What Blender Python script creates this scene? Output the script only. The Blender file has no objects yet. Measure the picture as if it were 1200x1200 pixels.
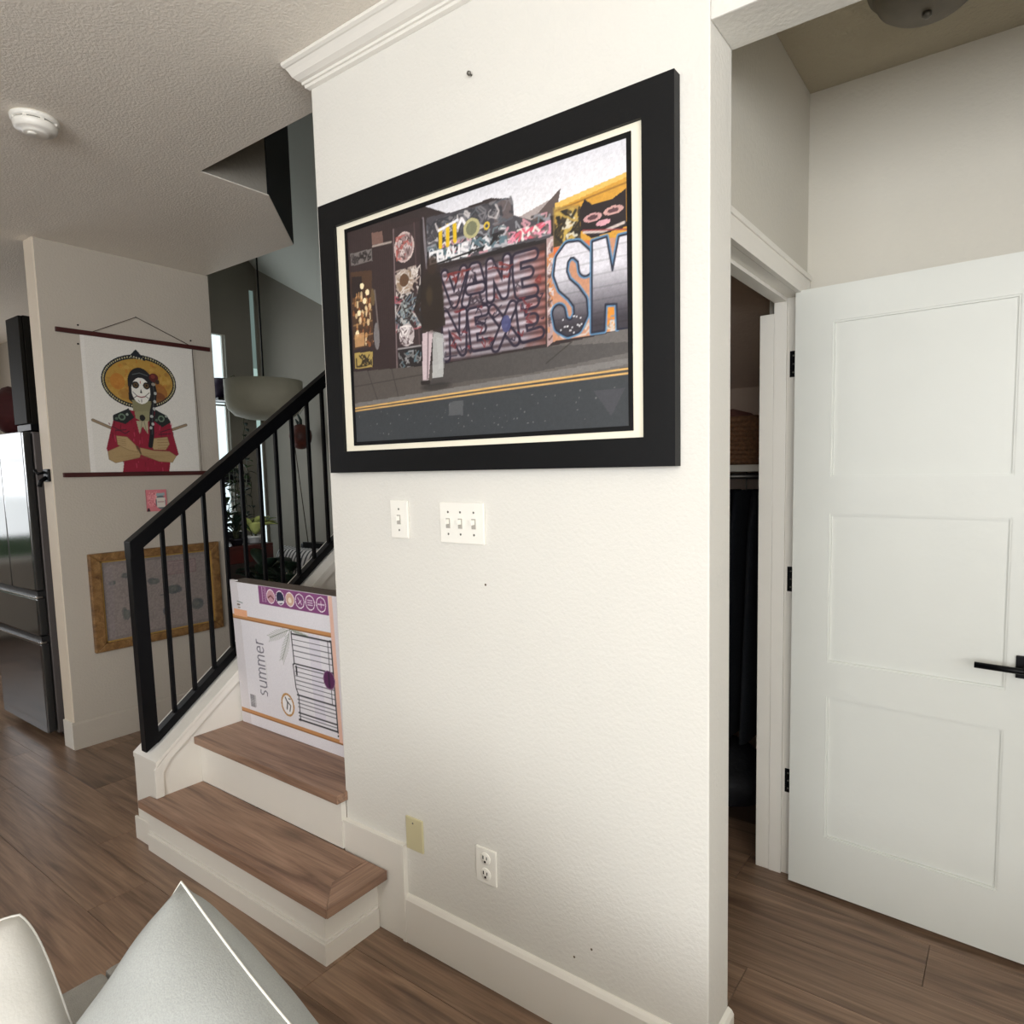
import bpy, bmesh, math, random
import numpy as np
from mathutils import Vector, Matrix

C = bpy.context.scene.collection
SC = bpy.context.scene
rng = random.Random(7)

# ------------------------------------------------------------ camera
def make_camera():
    yaw, pitch, roll, f_px = -0.6116, -0.0897, -0.0198, 778.4
    cy, sy, cp, sp = math.cos(yaw), math.sin(yaw), math.cos(pitch), math.sin(pitch)
    f = Vector((sy*cp, cy*cp, sp)); r = Vector((cy, -sy, 0)); u = r.cross(f)
    c, s = math.cos(roll), math.sin(roll)
    r2 = c*r + s*u; u2 = -s*r + c*u
    cam = bpy.data.cameras.new('camera'); o = bpy.data.objects.new('camera', cam); C.objects.link(o)
    m = Matrix((r2, u2, -f)).transposed().to_4x4(); m.translation = Vector((0, 0, 1.33))
    o.matrix_world = m
    cam.sensor_width = 36; cam.lens = f_px/1200*36
    cam.shift_x = -45.24/1200; cam.shift_y = 19.17/1200
    cam.clip_start = 0.02
    SC.camera = o
make_camera()

# ------------------------------------------------------------ world, lights, exposure
SC.view_settings.view_transform = 'Standard'; SC.view_settings.look = 'None'
SC.view_settings.gamma = 1; SC.view_settings.use_curve_mapping = False
SC.view_settings.exposure = -0.09
SC.cycles.use_denoising = True
SC.cycles.max_bounces = 10; SC.cycles.diffuse_bounces = 7
w = bpy.data.worlds.new('sky'); SC.world = w; w.use_nodes = True
bg = w.node_tree.nodes['Background']; bg.inputs[0].default_value = (0.93, 0.96, 1.0, 1); bg.inputs[1].default_value = 1.6

def area(name, loc, aim, sx, sy, power, col=(1, 1, 1), spread=180):
    l = bpy.data.lights.new(name, 'AREA'); l.shape = 'RECTANGLE'; l.size = sx; l.size_y = sy
    l.energy = power; l.color = col; l.spread = math.radians(spread)
    o = bpy.data.objects.new(name, l); C.objects.link(o); o.location = loc
    o.rotation_euler = Vector(aim).to_track_quat('-Z', 'Y').to_euler()
    return o
# daylight entering by the living-room window behind the camera, the dining window and the kitchen window
area('window_daylight', (0.35, -2.52, 1.55), (0, 1, 0.38), 2.6, 1.5, 97, (0.985, 0.99, 1.0))
area('side_fill', (2.04, -1.25, 1.5), (-1, 0, 0.85), 1.6, 1.3, 84, (0.985, 0.99, 1.0))  # added fill lamp, aimed up to brighten ceiling and partition
area('dining_daylight', (-5.70, 2.85, 1.6), (1, 0, -0.1), 0.75, 1.9, 6.5, (0.97, 0.99, 1.0))
area('kitchen_daylight', (-6.85, 0.35, 1.5), (1, 0.1, -0.1), 1.5, 1.3, 15, (0.97, 0.98, 1.0))

# ------------------------------------------------------------ materials
def lin(c):
    return tuple(((x/255)/12.92 if x/255 <= 0.04045 else ((x/255+0.055)/1.055)**2.4) for x in c)
MATS = {}
def mat(name, col, rough=0.6, metal=0.0, bump=0.0, bscale=60, var=0.0, vscale=8, spec=0.5, coat=0.0, emit=None, estr=0, trans=0, detail=3):
    if name in MATS: return MATS[name]
    m = bpy.data.materials.new(name); m.use_nodes = True; nt = m.node_tree; b = nt.nodes['Principled BSDF']
    c = lin(col)
    b.inputs['Roughness'].default_value = rough; b.inputs['Metallic'].default_value = metal
    b.inputs['Specular IOR Level'].default_value = spec; b.inputs['Coat Weight'].default_value = coat
    b.inputs['Transmission Weight'].default_value = trans
    tc = nt.nodes.new('ShaderNodeTexCoord')
    n = nt.nodes.new('ShaderNodeTexNoise'); n.inputs['Scale'].default_value = vscale; n.inputs['Detail'].default_value = detail
    nt.links.new(tc.outputs['Object'], n.inputs['Vector'])
    r = nt.nodes.new('ShaderNodeValToRGB')
    r.color_ramp.elements[0].position = 0.3; r.color_ramp.elements[1].position = 0.7
    r.color_ramp.elements[0].color = (*[x*(1-var) for x in c], 1); r.color_ramp.elements[1].color = (*[min(1, x*(1+var)) for x in c], 1)
    nt.links.new(n.outputs['Fac'], r.inputs[0]); nt.links.new(r.outputs[0], b.inputs['Base Color'])
    if bump:
        n2 = nt.nodes.new('ShaderNodeTexNoise'); n2.inputs['Scale'].default_value = bscale; n2.inputs['Detail'].default_value = 2
        nt.links.new(tc.outputs['Object'], n2.inputs['Vector'])
        bp = nt.nodes.new('ShaderNodeBump'); bp.inputs['Strength'].default_value = 1.0; bp.inputs['Distance'].default_value = bump
        nt.links.new(n2.outputs['Fac'], bp.inputs['Height']); nt.links.new(bp.outputs[0], b.inputs['Normal'])
    if emit:
        b.inputs['Emission Color'].default_value = (*lin(emit), 1); b.inputs['Emission Strength'].default_value = estr
    MATS[name] = m
    return m
def paint_mat(name, rough=0.5, coat=0.0):
    m = bpy.data.materials.new(name); m.use_nodes = True; nt = m.node_tree; b = nt.nodes['Principled BSDF']
    a = nt.nodes.new('ShaderNodeVertexColor'); a.layer_name = 'print'
    n = nt.nodes.new('ShaderNodeTexNoise'); n.inputs['Scale'].default_value = 300
    mx = nt.nodes.new('ShaderNodeMixRGB'); mx.blend_type = 'MULTIPLY'; mx.inputs[0].default_value = 0.0
    nt.links.new(a.outputs['Color'], mx.inputs[1]); nt.links.new(n.outputs['Fac'], mx.inputs[2])
    nt.links.new(mx.outputs[0], b.inputs['Base Color'])
    b.inputs['Roughness'].default_value = rough; b.inputs['Coat Weight'].default_value = coat
    b.inputs['Coat Roughness'].default_value = 0.02
    return m
def wood_mat(name, c1, c2, dark, rough=0.42, along=(1.6, 22, 22), fine=(6, 160, 160), info=True):
    m = bpy.data.materials.new(name); m.use_nodes = True; nt = m.node_tree; b = nt.nodes['Principled BSDF']; N = nt.nodes; L = nt.links
    tc = N.new('ShaderNodeTexCoord'); oi = N.new('ShaderNodeObjectInfo')
    mul = N.new('ShaderNodeMath'); mul.operation = 'MULTIPLY'; mul.inputs[1].default_value = 57.0 if info else 0
    L.new(oi.outputs['Random'], mul.inputs[0])
    add = N.new('ShaderNodeVectorMath'); add.operation = 'ADD'
    L.new(tc.outputs['Object'], add.inputs[0]); L.new(mul.outputs[0], add.inputs[1])
    def noise(sc, detail, dist):
        mp = N.new('ShaderNodeMapping'); mp.inputs['Scale'].default_value = sc; L.new(add.outputs[0], mp.inputs[0])
        n = N.new('ShaderNodeTexNoise'); n.inputs['Scale'].default_value = 1; n.inputs['Detail'].default_value = detail
        n.inputs['Distortion'].default_value = dist; L.new(mp.outputs[0], n.inputs['Vector']); return n
    g = noise(along, 5, 1.2); r = N.new('ShaderNodeValToRGB')
    e = r.color_ramp.elements; e[0].position = 0.28; e[0].color = (*lin(dark), 1); e[1].position = 0.72; e[1].color = (*lin(c2), 1)
    k = e.new(0.47); k.color = (*lin(c1), 1)
    L.new(g.outputs['Fac'], r.inputs[0])
    f = noise(fine, 2, 0.3); fr = N.new('ShaderNodeMapRange'); fr.inputs[1].default_value = 0.3; fr.inputs[2].default_value = 0.7
    fr.inputs[3].default_value = 0.78; fr.inputs[4].default_value = 1.1; L.new(f.outputs['Fac'], fr.inputs[0])
    mx = N.new('ShaderNodeMixRGB'); mx.blend_type = 'MULTIPLY'; mx.inputs[0].default_value = 1
    L.new(r.outputs[0], mx.inputs[1]); L.new(fr.outputs[0], mx.inputs[2])
    # knots
    kn = N.new('ShaderNodeMapping'); kn.inputs['Scale'].default_value = (1.7, 5.5, 5.5); L.new(add.outputs[0], kn.inputs[0])
    vo = N.new('ShaderNodeTexVoronoi'); vo.inputs['Scale'].default_value = 1.0; L.new(kn.outputs[0], vo.inputs['Vector'])
    kr = N.new('ShaderNodeMapRange'); kr.inputs[1].default_value = 0.03; kr.inputs[2].default_value = 0.16; kr.inputs[3].default_value = 0.55; kr.inputs[4].default_value = 1.0
    L.new(vo.outputs['Distance'], kr.inputs[0])
    m2 = N.new('ShaderNodeMixRGB'); m2.blend_type = 'MULTIPLY'; m2.inputs[0].default_value = 1
    L.new(mx.outputs[0], m2.inputs[1]); L.new(kr.outputs[0], m2.inputs[2])
    pr = N.new('ShaderNodeMapRange'); pr.inputs[3].default_value = 0.88 if info else 1; pr.inputs[4].default_value = 1.12 if info else 1
    L.new(oi.outputs['Random'], pr.inputs[0])
    m3 = N.new('ShaderNodeMixRGB'); m3.blend_type = 'MULTIPLY'; m3.inputs[0].default_value = 1
    L.new(m2.outputs[0], m3.inputs[1]); L.new(pr.outputs[0], m3.inputs[2])
    L.new(m3.outputs[0], b.inputs['Base Color'])
    b.inputs['Roughness'].default_value = rough; b.inputs['Specular IOR Level'].default_value = 0.45
    bp = N.new('ShaderNodeBump'); bp.inputs['Distance'].default_value = 0.0006; bp.inputs['Strength'].default_value = 0.8
    L.new(f.outputs['Fac'], bp.inputs['Height']); L.new(bp.outputs[0], b.inputs['Normal'])
    return m

WALL = mat('wall_paint', (220, 218, 211), 0.75, bump=0.0011, bscale=110, var=0.012, vscale=3)
PARTW = mat('partition_paint', (184, 176, 164), 0.75, bump=0.0016, bscale=100, var=0.015, vscale=3)
ALC = mat('alcove_paint', (206, 202, 191), 0.78, bump=0.001, bscale=95, var=0.015, vscale=2)
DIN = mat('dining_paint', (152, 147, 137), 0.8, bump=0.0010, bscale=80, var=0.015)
DARKW = mat('charcoal_wall', (38, 44, 50), 0.7, bump=0.002, bscale=80)  # near-black colour of the slanted stairwell face
CEIL = mat('ceiling_texture', (238, 232, 221), 0.9, bump=0.0022, bscale=125, var=0.02, vscale=40)
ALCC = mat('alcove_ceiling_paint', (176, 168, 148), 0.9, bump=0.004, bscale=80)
TRIM = mat('trim_paint', (232, 229, 221), 0.38, bump=0.0003, bscale=30, var=0.01)
DOORW = mat('door_paint', (216, 218, 212), 0.4, bump=0.0004, bscale=50, var=0.01)
BLACK = mat('black_metal', (5, 6, 9), 0.42, 0.0, spec=0.2, bump=0.0002, bscale=200)
BLKFRAME = mat('black_lacquered_wood', (12, 13, 15), 0.5, spec=0.25, bump=0.0002, bscale=150, var=0.1)
FLOORW = wood_mat('oak_plank', (134, 108, 88), (160, 132, 109), (98, 76, 61), 0.36)
TREADW = wood_mat('tread_wood', (150, 119, 99), (174, 142, 120), (108, 82, 68), 0.45, info=False)
TREADY = wood_mat('tread_wood_cross', (150, 119, 99), (174, 142, 120), (108, 82, 68), 0.45, along=(22, 1.6, 22), fine=(160, 6, 160), info=False)
SUBF = mat('subfloor', (98, 76, 61), 0.6, bump=0.0005, var=0.1)
PLAST = mat('white_plastic', (240, 238, 230), 0.35, bump=0.0001, bscale=20)
PLASTD = mat('shaded_plastic_slot', (176, 172, 164), 0.5)
BEIGEP = mat('almond_plastic', (206, 198, 160), 0.4)
SCREW = mat('screw_metal', (120, 118, 112), 0.35, 0.8)
STEEL = mat('fridge_steel', (118, 120, 122), 0.09, 0.9, bump=0.0001, bscale=300, var=0.03)
STEELS = mat('fridge_side_grey', (96, 90, 88), 0.45, 0.3)
GAPM = mat('fridge_gap', (12, 12, 14), 0.5)
CHROME = mat('chrome', (220, 220, 220), 0.12, 1.0)
CABD = mat('dark_espresso_gloss', (22, 20, 17), 0.6, spec=.1, bump=0.0002, bscale=60, var=0.1)
RED = mat('dark_red_cloth', (58, 8, 10), 0.8, bump=0.001, bscale=80, var=0.2)
ROD = mat('mahogany_rod', (66, 26, 24), 0.45, bump=0.0003, bscale=150, var=0.2)
CORD = mat('brown_cord', (72, 60, 50), 0.8)
GOLD = wood_mat('antique_gold_wood', (128, 94, 56), (150, 116, 74), (92, 64, 38), 0.4, info=False)
GOLDL = mat('gold_fillet', (196, 160, 92), 0.35, 0.5)
MATB = mat('cream_mat_board', (238, 232, 212), 0.7)
PRINT = paint_mat('photo_print', 0.45, 0.35)
PAPER = paint_mat('printed_paper', 0.75)
CARD = paint_mat('printed_cardboard', 0.55)
CARDW = mat('white_cardboard', (226, 224, 226), 0.6, var=0.02)
CARDB = mat('kraft_cardboard', (150, 118, 88), 0.8, var=0.08, vscale=40)

# ------------------------------------------------------------ mesh helpers
def mesh_from_bm(name, bm, m, parent=None, smooth=False, link=True):
    bmesh.ops.recalc_face_normals(bm, faces=bm.faces)
    me = bpy.data.meshes.new(name); bm.to_mesh(me); bm.free()
    if smooth:
        for p in me.polygons: p.use_smooth = True
    if m: me.materials.append(m)
    o = bpy.data.objects.new(name, me)
    C.objects.link(o)
    if parent: o.parent = parent
    return o
def bm_box(bm, x0, x1, y0, y1, z0, z1, bev=0.0, mtx=None):
    vs = [bm.verts.new((x, y, z)) for z in (z0, z1) for y in (y0, y1) for x in (x0, x1)]
    fs = [(0, 2, 3, 1), (4, 5, 7, 6), (0, 1, 5, 4), (2, 6, 7, 3), (0, 4, 6, 2), (1, 3, 7, 5)]
    ff = [bm.faces.new([vs[i] for i in f]) for f in fs]
    if bev:
        es = list({e for f in ff for e in f.edges})
        g = bmesh.ops.bevel(bm, geom=es, offset=bev, segments=2, affect='EDGES', profile=0.6)
        vs = list({v for v in g['verts']} | {v for v in vs if v.is_valid})
    if mtx:
        for v in vs: v.co = mtx @ v.co
def box(name, x0, x1, y0, y1, z0, z1, m, parent=None, bev=0.0):
    """box whose origin is the centre of its base, relative to the parent's origin"""
    cx, cy = (x0+x1)/2, (y0+y1)/2
    bm = bmesh.new(); bm_box(bm, x0-cx, x1-cx, y0-cy, y1-cy, 0, z1-z0, bev)
    o = mesh_from_bm(name, bm, m, parent)
    p = Vector(parent_origin(parent)) if parent else Vector((0, 0, 0))
    o.location = Vector((cx, cy, z0)) - p
    return o
def parent_origin(p):
    v = Vector((0, 0, 0))
    while p is not None:
        v += p.location; p = p.parent
    return v
def place(o, parent):
    """o was modelled in world coordinates: move its mesh into its parent's frame (parents are never rotated before)"""
    if parent is not None:
        o.data.transform(Matrix.Translation(-parent_origin(parent)))
        o.parent = parent
    return o
def prism(name, pts, axis, a0, a1, m, parent=None, bev=0.0, smooth=False):
    """polygon extruded along axis; pts are the two other coordinates in axis order"""
    bm = bmesh.new()
    def P(p, a):
        q = list(p); q.insert(axis, a); return q
    A = [bm.verts.new(P(p, a0)) for p in pts]; B = [bm.verts.new(P(p, a1)) for p in pts]
    n = len(pts)
    bm.faces.new(A); bm.faces.new(B[::-1])
    for i in range(n): bm.faces.new((A[i], B[i], B[(i+1) % n], A[(i+1) % n]))
    if bev: bmesh.ops.bevel(bm, geom=list(bm.edges), offset=bev, segments=2, affect='EDGES', profile=0.6)
    return place(mesh_from_bm(name, bm, m, None, smooth), parent)
def bm_tube(bm, pts, r, n=8, cap=True, r1=None):
    pts = [Vector(p) for p in pts]; rings = []
    up = Vector((0, 0, 1))
    for i, p in enumerate(pts):
        d = (pts[min(i+1, len(pts)-1)] - pts[max(i-1, 0)]).normalized()
        a = d.cross(up if abs(d.z) < 0.95 else Vector((1, 0, 0))).normalized(); b = d.cross(a)
        rr = r if r1 is None else r + (r1-r)*i/(len(pts)-1)
        rings.append([bm.verts.new(p + rr*(math.cos(t)*a + math.sin(t)*b)) for t in (2*math.pi*k/n for k in range(n))])
    for A, B in zip(rings, rings[1:]):
        for k in range(n): bm.faces.new((A[k], A[(k+1) % n], B[(k+1) % n], B[k]))
    if cap: bm.faces.new(rings[0][::-1]); bm.faces.new(rings[-1])
def tube(name, pts, r, m, parent=None, n=8, r1=None):
    bm = bmesh.new(); bm_tube(bm, pts, r, n, r1=r1)
    return place(mesh_from_bm(name, bm, m, None, True), parent)
def lathe(name, prof, m, loc=(0, 0, 0), parent=None, n=28, axis=2, smooth=True, flip=False):
    bm = bmesh.new(); rings = []
    for r, z in prof:
        ring = []
        for k in range(n):
            t = 2*math.pi*k/n
            v = [r*math.cos(t), r*math.sin(t), z]
            if axis == 1: v = [v[0], v[2], v[1]]
            if axis == 0: v = [v[2], v[0], v[1]]
            ring.append(bm.verts.new(v))
        rings.append(ring)
    for A, B in zip(rings, rings[1:]):
        for k in range(n): bm.faces.new((A[k], A[(k+1) % n], B[(k+1) % n], B[k]))
    if prof[0][0] > 1e-4: bm.faces.new(rings[0])
    if prof[-1][0] > 1e-4: bm.faces.new(rings[-1])
    bmesh.ops.remove_doubles(bm, verts=bm.verts, dist=1e-5)
    o = mesh_from_bm(name, bm, m, None, smooth)
    o.location = Vector(loc) - (parent_origin(parent) if parent else Vector((0, 0, 0)))
    if parent: o.parent = parent
    return o
def thing(name, label, cat, loc=(0, 0, 0), group=None):
    o = bpy.data.objects.new(name, None); C.objects.link(o); o.location = loc; o.empty_display_size = 0.1
    return tag(o, label, cat, group)
def tag(o, label, cat, group=None):
    o['label'] = label; o['category'] = cat
    if group: o['group'] = group
    return o
def struct(o, label=None, cat=None):
    o['kind'] = 'structure'
    if label: o['label'] = label
    if cat: o['category'] = cat
    return o
def sempty(name, loc, label, cat):
    o = bpy.data.objects.new(name, None); C.objects.link(o); o.location = loc
    return struct(o, label, cat)
def sbox(name, x0, x1, y0, y1, z0, z1, m, label, cat='wall', bev=0.0):
    return struct(box(name, x0, x1, y0, y1, z0, z1, m, None, bev), label, cat)
def multibox(name, boxes, m, parent=None, bev=0.0):
    bm = bmesh.new()
    for b in boxes: bm_box(bm, *b, bev=bev)
    return place(mesh_from_bm(name, bm, m), parent)

# ------------------------------------------------------------ raster painter (flat print, as vertex colours)
class Canvas:
    def __init__(s, W, H, col):
        s.W, s.H = W, H
        s.a = np.zeros((H, W, 3)); s.a[:] = np.array(col)/255
        s.y, s.x = np.mgrid[0:H, 0:W]; s.x = s.x/(W-1)*1000.; s.y = s.y/(H-1)*1000.
        s.asp = 1.0        # height / width of the sheet
        s.r = np.random.RandomState(3)
    def put(s, m, col, al=1.0):
        m = np.clip(m, 0, 1)[..., None]*al
        c = np.array(col)/255 if not callable(col) else col(s)
        s.a = s.a*(1-m) + c*m
    def poly(s, pts, col, al=1.0):
        inside = np.zeros((s.H, s.W), bool); n = len(pts)
        for i in range(n):
            x1, y1 = pts[i]; x2, y2 = pts[(i+1) % n]
            if y1 == y2: continue
            c = ((y1 > s.y) != (y2 > s.y)) & (s.x < (x2-x1)*(s.y-y1)/(y2-y1)+x1)
            inside ^= c
        s.put(inside.astype(float), col, al); return inside
    def ell(s, cx, cy, rx, ry, col, al=1.0, rot=0, soft=0.0):
        dx, dy = s.x-cx, (s.y-cy)
        c, n = math.cos(rot), math.sin(rot)
        q = ((dx*c+dy*n)/rx)**2 + ((-dx*n+dy*c)/ry)**2
        m = (q < 1).astype(float) if not soft else np.clip((1.0-q)/soft, 0, 1)
        s.put(m, col, al); return q < 1
    def line(s, pts, w, col, al=1.0):
        M = np.zeros((s.H, s.W)); asp = s.asp
        for (x1, y1), (x2, y2) in zip(pts, pts[1:]):
            ax, ay, bx, by = x1, y1*asp, x2, y2*asp
            X, Y = s.x, s.y*asp
            L = (bx-ax)**2+(by-ay)**2+1e-9
            t = np.clip(((X-ax)*(bx-ax)+(Y-ay)*(by-ay))/L, 0, 1)
            d = np.hypot(X-ax-t*(bx-ax), Y-ay-t*(by-ay))
            M = np.maximum(M, np.clip((w/2-d)/(1000/s.W)+0.5, 0, 1))
        s.put(M, col, al)
    def scrib(s, box, cols, n, size, w=(3, 7), seed=1):
        R = random.Random(seed)
        x0, x1, y0, y1 = box
        for k in range(n):
            x, y = R.uniform(x0, x1), R.uniform(y0, y1); p = [(x, y)]
            for j in range(R.randint(2, 5)):
                x = min(x1, max(x0, x+R.uniform(-1, 1)*size)); y = min(y1, max(y0, y+R.uniform(-1, 1)*size*1.3)); p.append((x, y))
            s.line(p, R.uniform(*w), R.choice(cols), 0.9)
    def noise(s, amt, cell=1):
        h, w_ = s.H//cell+2, s.W//cell+2
        n = s.r.uniform(-1, 1, (h, w_)); n = np.kron(n, np.ones((cell, cell)))[:s.H, :s.W]
        s.a = np.clip(s.a*(1+amt*n[..., None]), 0, 1)
    def sheet(s, name, m, origin, du, dv, parent=None, back=None):
        """grid of W x H vertices spanned by du, dv from origin, carrying the picture"""
        W, H = s.W, s.H
        u = np.linspace(0, 1, W); v = np.linspace(0, 1, H); U, V = np.meshgrid(u, v)
        o, du, dv = np.array(origin, float), np.array(du, float), np.array(dv, float)
        if parent is not None: o = o - np.array(parent_origin(parent))
        co = o + U[..., None]*du + V[..., None]*dv
        i = np.arange(W*H).reshape(H, W)
        f = np.stack([i[:-1, :-1], i[:-1, 1:], i[1:, 1:], i[1:, :-1]], -1).reshape(-1, 4)
        me = bpy.data.meshes.new(name)
        me.vertices.add(W*H); me.vertices.foreach_set('co', co.reshape(-1))
        nf = len(f); me.loops.add(nf*4); me.polygons.add(nf)
        me.loops.foreach_set('vertex_index', f.reshape(-1).astype(np.int32))
        me.polygons.foreach_set('loop_start', np.arange(0, nf*4, 4, dtype=np.int32))
        me.polygons.foreach_set('loop_total', np.full(nf, 4, np.int32))
        me.update(calc_edges=True)
        a = s.a; l = np.where(a <= 0.04045, a/12.92, ((a+0.055)/1.055)**2.4)
        col = np.ones((H, W, 4), np.float32); col[..., :3] = l
        at = me.color_attributes.new('print', 'FLOAT_COLOR', 'POINT'); at.data.foreach_set('color', col.reshape(-1))
        me.materials.append(m)
        ob = bpy.data.objects.new(name, me); C.objects.link(ob)
        if parent: ob.parent = parent
        return ob

# ============================================================ SETTING
# floor slab + planks running along X
floor = sbox('floor', -7.2, 2.2, -2.7, 3.9, -0.08, -0.016, SUBF, 'brown wood plank floor of the open room', 'floor')
PW, PL = 0.178, 1.22
bm = bmesh.new(); bm_box(bm, 0, PL-0.0012, 0, PW-0.0012, 0, 0.0155)
tope = [e for e in bm.edges if all(v.co.z > 0.01 for v in e.verts)]
bmesh.ops.bevel(bm, geom=tope, offset=0.0005, segments=1, affect='EDGES')
bmesh.ops.recalc_face_normals(bm, faces=bm.faces)
pm = bpy.data.meshes.new('plank'); bm.to_mesh(pm); bm.free(); pm.materials.append(FLOORW)
fo = parent_origin(floor)
for r in range(13):
    y = 0.04 + r*PW
    off = [0.0, 0.47, 0.86, 0.22, 0.66, 1.05, 0.33, 0.78, 0.12, 0.55, 0.95, 0.28, 0.7][r]
    for k in range(6):
        x = -5.45 - off + k*PL + 0.15
        o = bpy.data.objects.new('plank', pm); C.objects.link(o); o.parent = floor
        o.location = Vector((x, y, -0.0158)) - fo

ZC = 2.44
YW = 1.219; YB = 1.331         # main wall faces
XE = -1.633; XR = -0.481       # main wall's free end and the opening's reveal
# main (centre) wall
struct(multibox('wall_front', [(XE, XR, YW, YB, 0, ZC), (XR, 0.75, YW, YB, 2.13, ZC), (0.75, 2.1, YW, YB, 0, ZC)], WALL, bev=0.003),
       'white textured wall holding the black framed picture', 'wall')
# ceiling of the living room, chamfered around the stairwell
prism_pts = [(-7.1, -2.65), (2.1, -2.65), (2.1, 1.36), (-2.492, 1.36), (-2.492, 1.635), (-2.924, 2.036), (-7.1, 2.045)]
struct(prism('ceiling', prism_pts, 2, ZC, ZC+0.004, CEIL), 'pale stippled ceiling with the smoke detector', 'ceiling')
# upper-floor edge walls around the stairwell
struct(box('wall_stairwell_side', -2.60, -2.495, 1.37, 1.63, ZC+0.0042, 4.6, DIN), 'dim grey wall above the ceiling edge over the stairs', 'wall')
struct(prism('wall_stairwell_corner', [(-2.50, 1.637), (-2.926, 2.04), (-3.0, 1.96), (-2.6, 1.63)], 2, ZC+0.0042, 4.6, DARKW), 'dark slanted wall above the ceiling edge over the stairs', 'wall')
struct(box('wall_landing', -5.7, -2.93, 1.98, 2.04, ZC+0.0042, 5.2, DIN), 'grey upper wall above the poster partition', 'wall')
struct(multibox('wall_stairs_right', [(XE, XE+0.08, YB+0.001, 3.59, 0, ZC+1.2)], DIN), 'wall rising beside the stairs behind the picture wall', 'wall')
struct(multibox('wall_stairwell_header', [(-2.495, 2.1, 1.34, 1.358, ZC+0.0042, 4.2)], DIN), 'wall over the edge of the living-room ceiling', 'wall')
# partition with the poster
part = struct(box('wall_partition', -3.848, -3.744, 1.240, 2.05, 0, ZC, PARTW, None, 0.003), 'narrow grey-beige partition wall with the hanging poster', 'wall')
# kitchen + outer walls
struct(box('wall_kitchen_back', -7.1, -3.85, 1.99, 2.05, 0, ZC, PARTW), 'kitchen wall behind the fridge', 'wall')
XK = -7.0
struct(multibox('wall_left', [(XK-0.1, XK, -2.65, -0.40, 0, ZC), (XK-0.1, XK, 1.10, 1.99, 0, ZC), (XK-0.1, XK, -0.40, 1.10, 0, 0.62), (XK-0.1, XK, -0.40, 1.10, 2.0, ZC)], PARTW), 'far kitchen wall with a window', 'wall')
kw = sempty('window_1', (XK-0.05, 0.35, 0.62), 'kitchen window', 'window')
multibox('window_frame', [(XK-0.08, XK-0.02, -0.40, -0.35, 0.62, 2.0), (XK-0.08, XK-0.02, 1.05, 1.10, 0.62, 2.0), (XK-0.08, XK-0.02, -0.35, 1.05, 0.62, 0.66),
          (XK-0.08, XK-0.02, -0.35, 1.05, 1.95, 2.0), (XK-0.08, XK-0.02, -0.35, 1.05, 1.47, 1.51)], TRIM, kw)
# living-room back wall with two windows behind the camera
YK = -2.6
struct(multibox('wall_back', [(XK, -1.1, YK-0.1, YK, 0, ZC), (1.8, 2.1, YK-0.1, YK, 0, ZC), (-1.1, 1.8, YK-0.1, YK, 0, 0.75), (-1.1, 1.8, YK-0.1, YK, 2.32, ZC)], WALL), 'wall behind the sofa with the large window', 'wall')
bw = sempty('window_2', (0.35, YK-0.05, 0.75), 'large living-room window', 'window')
multibox('window_frame', [(-1.1, -1.03, YK-0.08, YK-0.02, 0.75, 2.32), (1.73, 1.8, YK-0.08, YK-0.02, 0.75, 2.32), (0.32, 0.38, YK-0.08, YK-0.02, 0.82, 2.25),
          (-1.03, 1.73, YK-0.08, YK-0.02, 0.75, 0.82), (-1.03, 1.73, YK-0.08, YK-0.02, 2.25, 2.32)], TRIM, bw)
struct(multibox('wall_right', [(2.1, 2.2, -2.7, -2.1, 0, ZC), (2.1, 2.2, -0.4, 2.3, 0, ZC), (2.1, 2.2, -2.1, -0.4, 0, 0.8), (2.1, 2.2, -2.1, -0.4, 2.2, ZC)], WALL), 'right wall of the living room', 'wall')
w5 = sempty('fill_window', (2.15, -1.25, 0.8), 'added side window framing the fill lamp', 'window')  # unseen window added around the side fill lamp
multibox('window_frame', [(2.12, 2.18, -2.1, -2.04, 0.8, 2.2), (2.12, 2.18, -0.46, -0.4, 0.8, 2.2), (2.12, 2.18, -2.04, -0.46, 0.8, 0.86), (2.12, 2.18, -2.04, -0.46, 2.14, 2.2)], TRIM, w5)
# alcove
XA = -0.55
struct(multibox('wall_alcove_left', [(-0.622, XA, YB+0.001, 1.44, 0, ZC), (-0.622, XA, 1.44, 2.112, 1.843, ZC), (-0.622, XA, 2.125, 2.19, 0, ZC), (-0.622, XA, 2.112, 2.126, 1.843, ZC)], ALC), 'alcove side wall over the closet doorway', 'wall')
struct(box('wall_alcove_back', -0.665, 2.1, 2.191, 2.29, 0, ZC, ALC), 'grey-green wall behind the open door', 'wall')
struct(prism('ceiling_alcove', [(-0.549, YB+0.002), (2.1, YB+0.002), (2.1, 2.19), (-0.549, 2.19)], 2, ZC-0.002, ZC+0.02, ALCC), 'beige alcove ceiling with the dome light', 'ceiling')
# closet shell under the stairs
CLOS = mat('closet_paint', (205, 184, 168), 0.85, bump=0.002, bscale=80)
struct(box('wall_closet_back', -1.54, -0.58, 2.86, 2.92, 0, ZC, CLOS), 'closet wall behind the shelf', 'wall')
struct(box('wall_closet_right', -0.664, -0.60, 2.292, 2.86, 0, ZC, CLOS), 'closet side wall behind the door jamb', 'wall')
struct(prism('ceiling_closet', [(YB+0.01, 2.36), (2.86, 1.66), (2.86, 1.69), (YB+0.01, 2.39)], 0, -1.54, -0.667, CLOS), 'sloped closet ceiling', 'ceiling')
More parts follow.
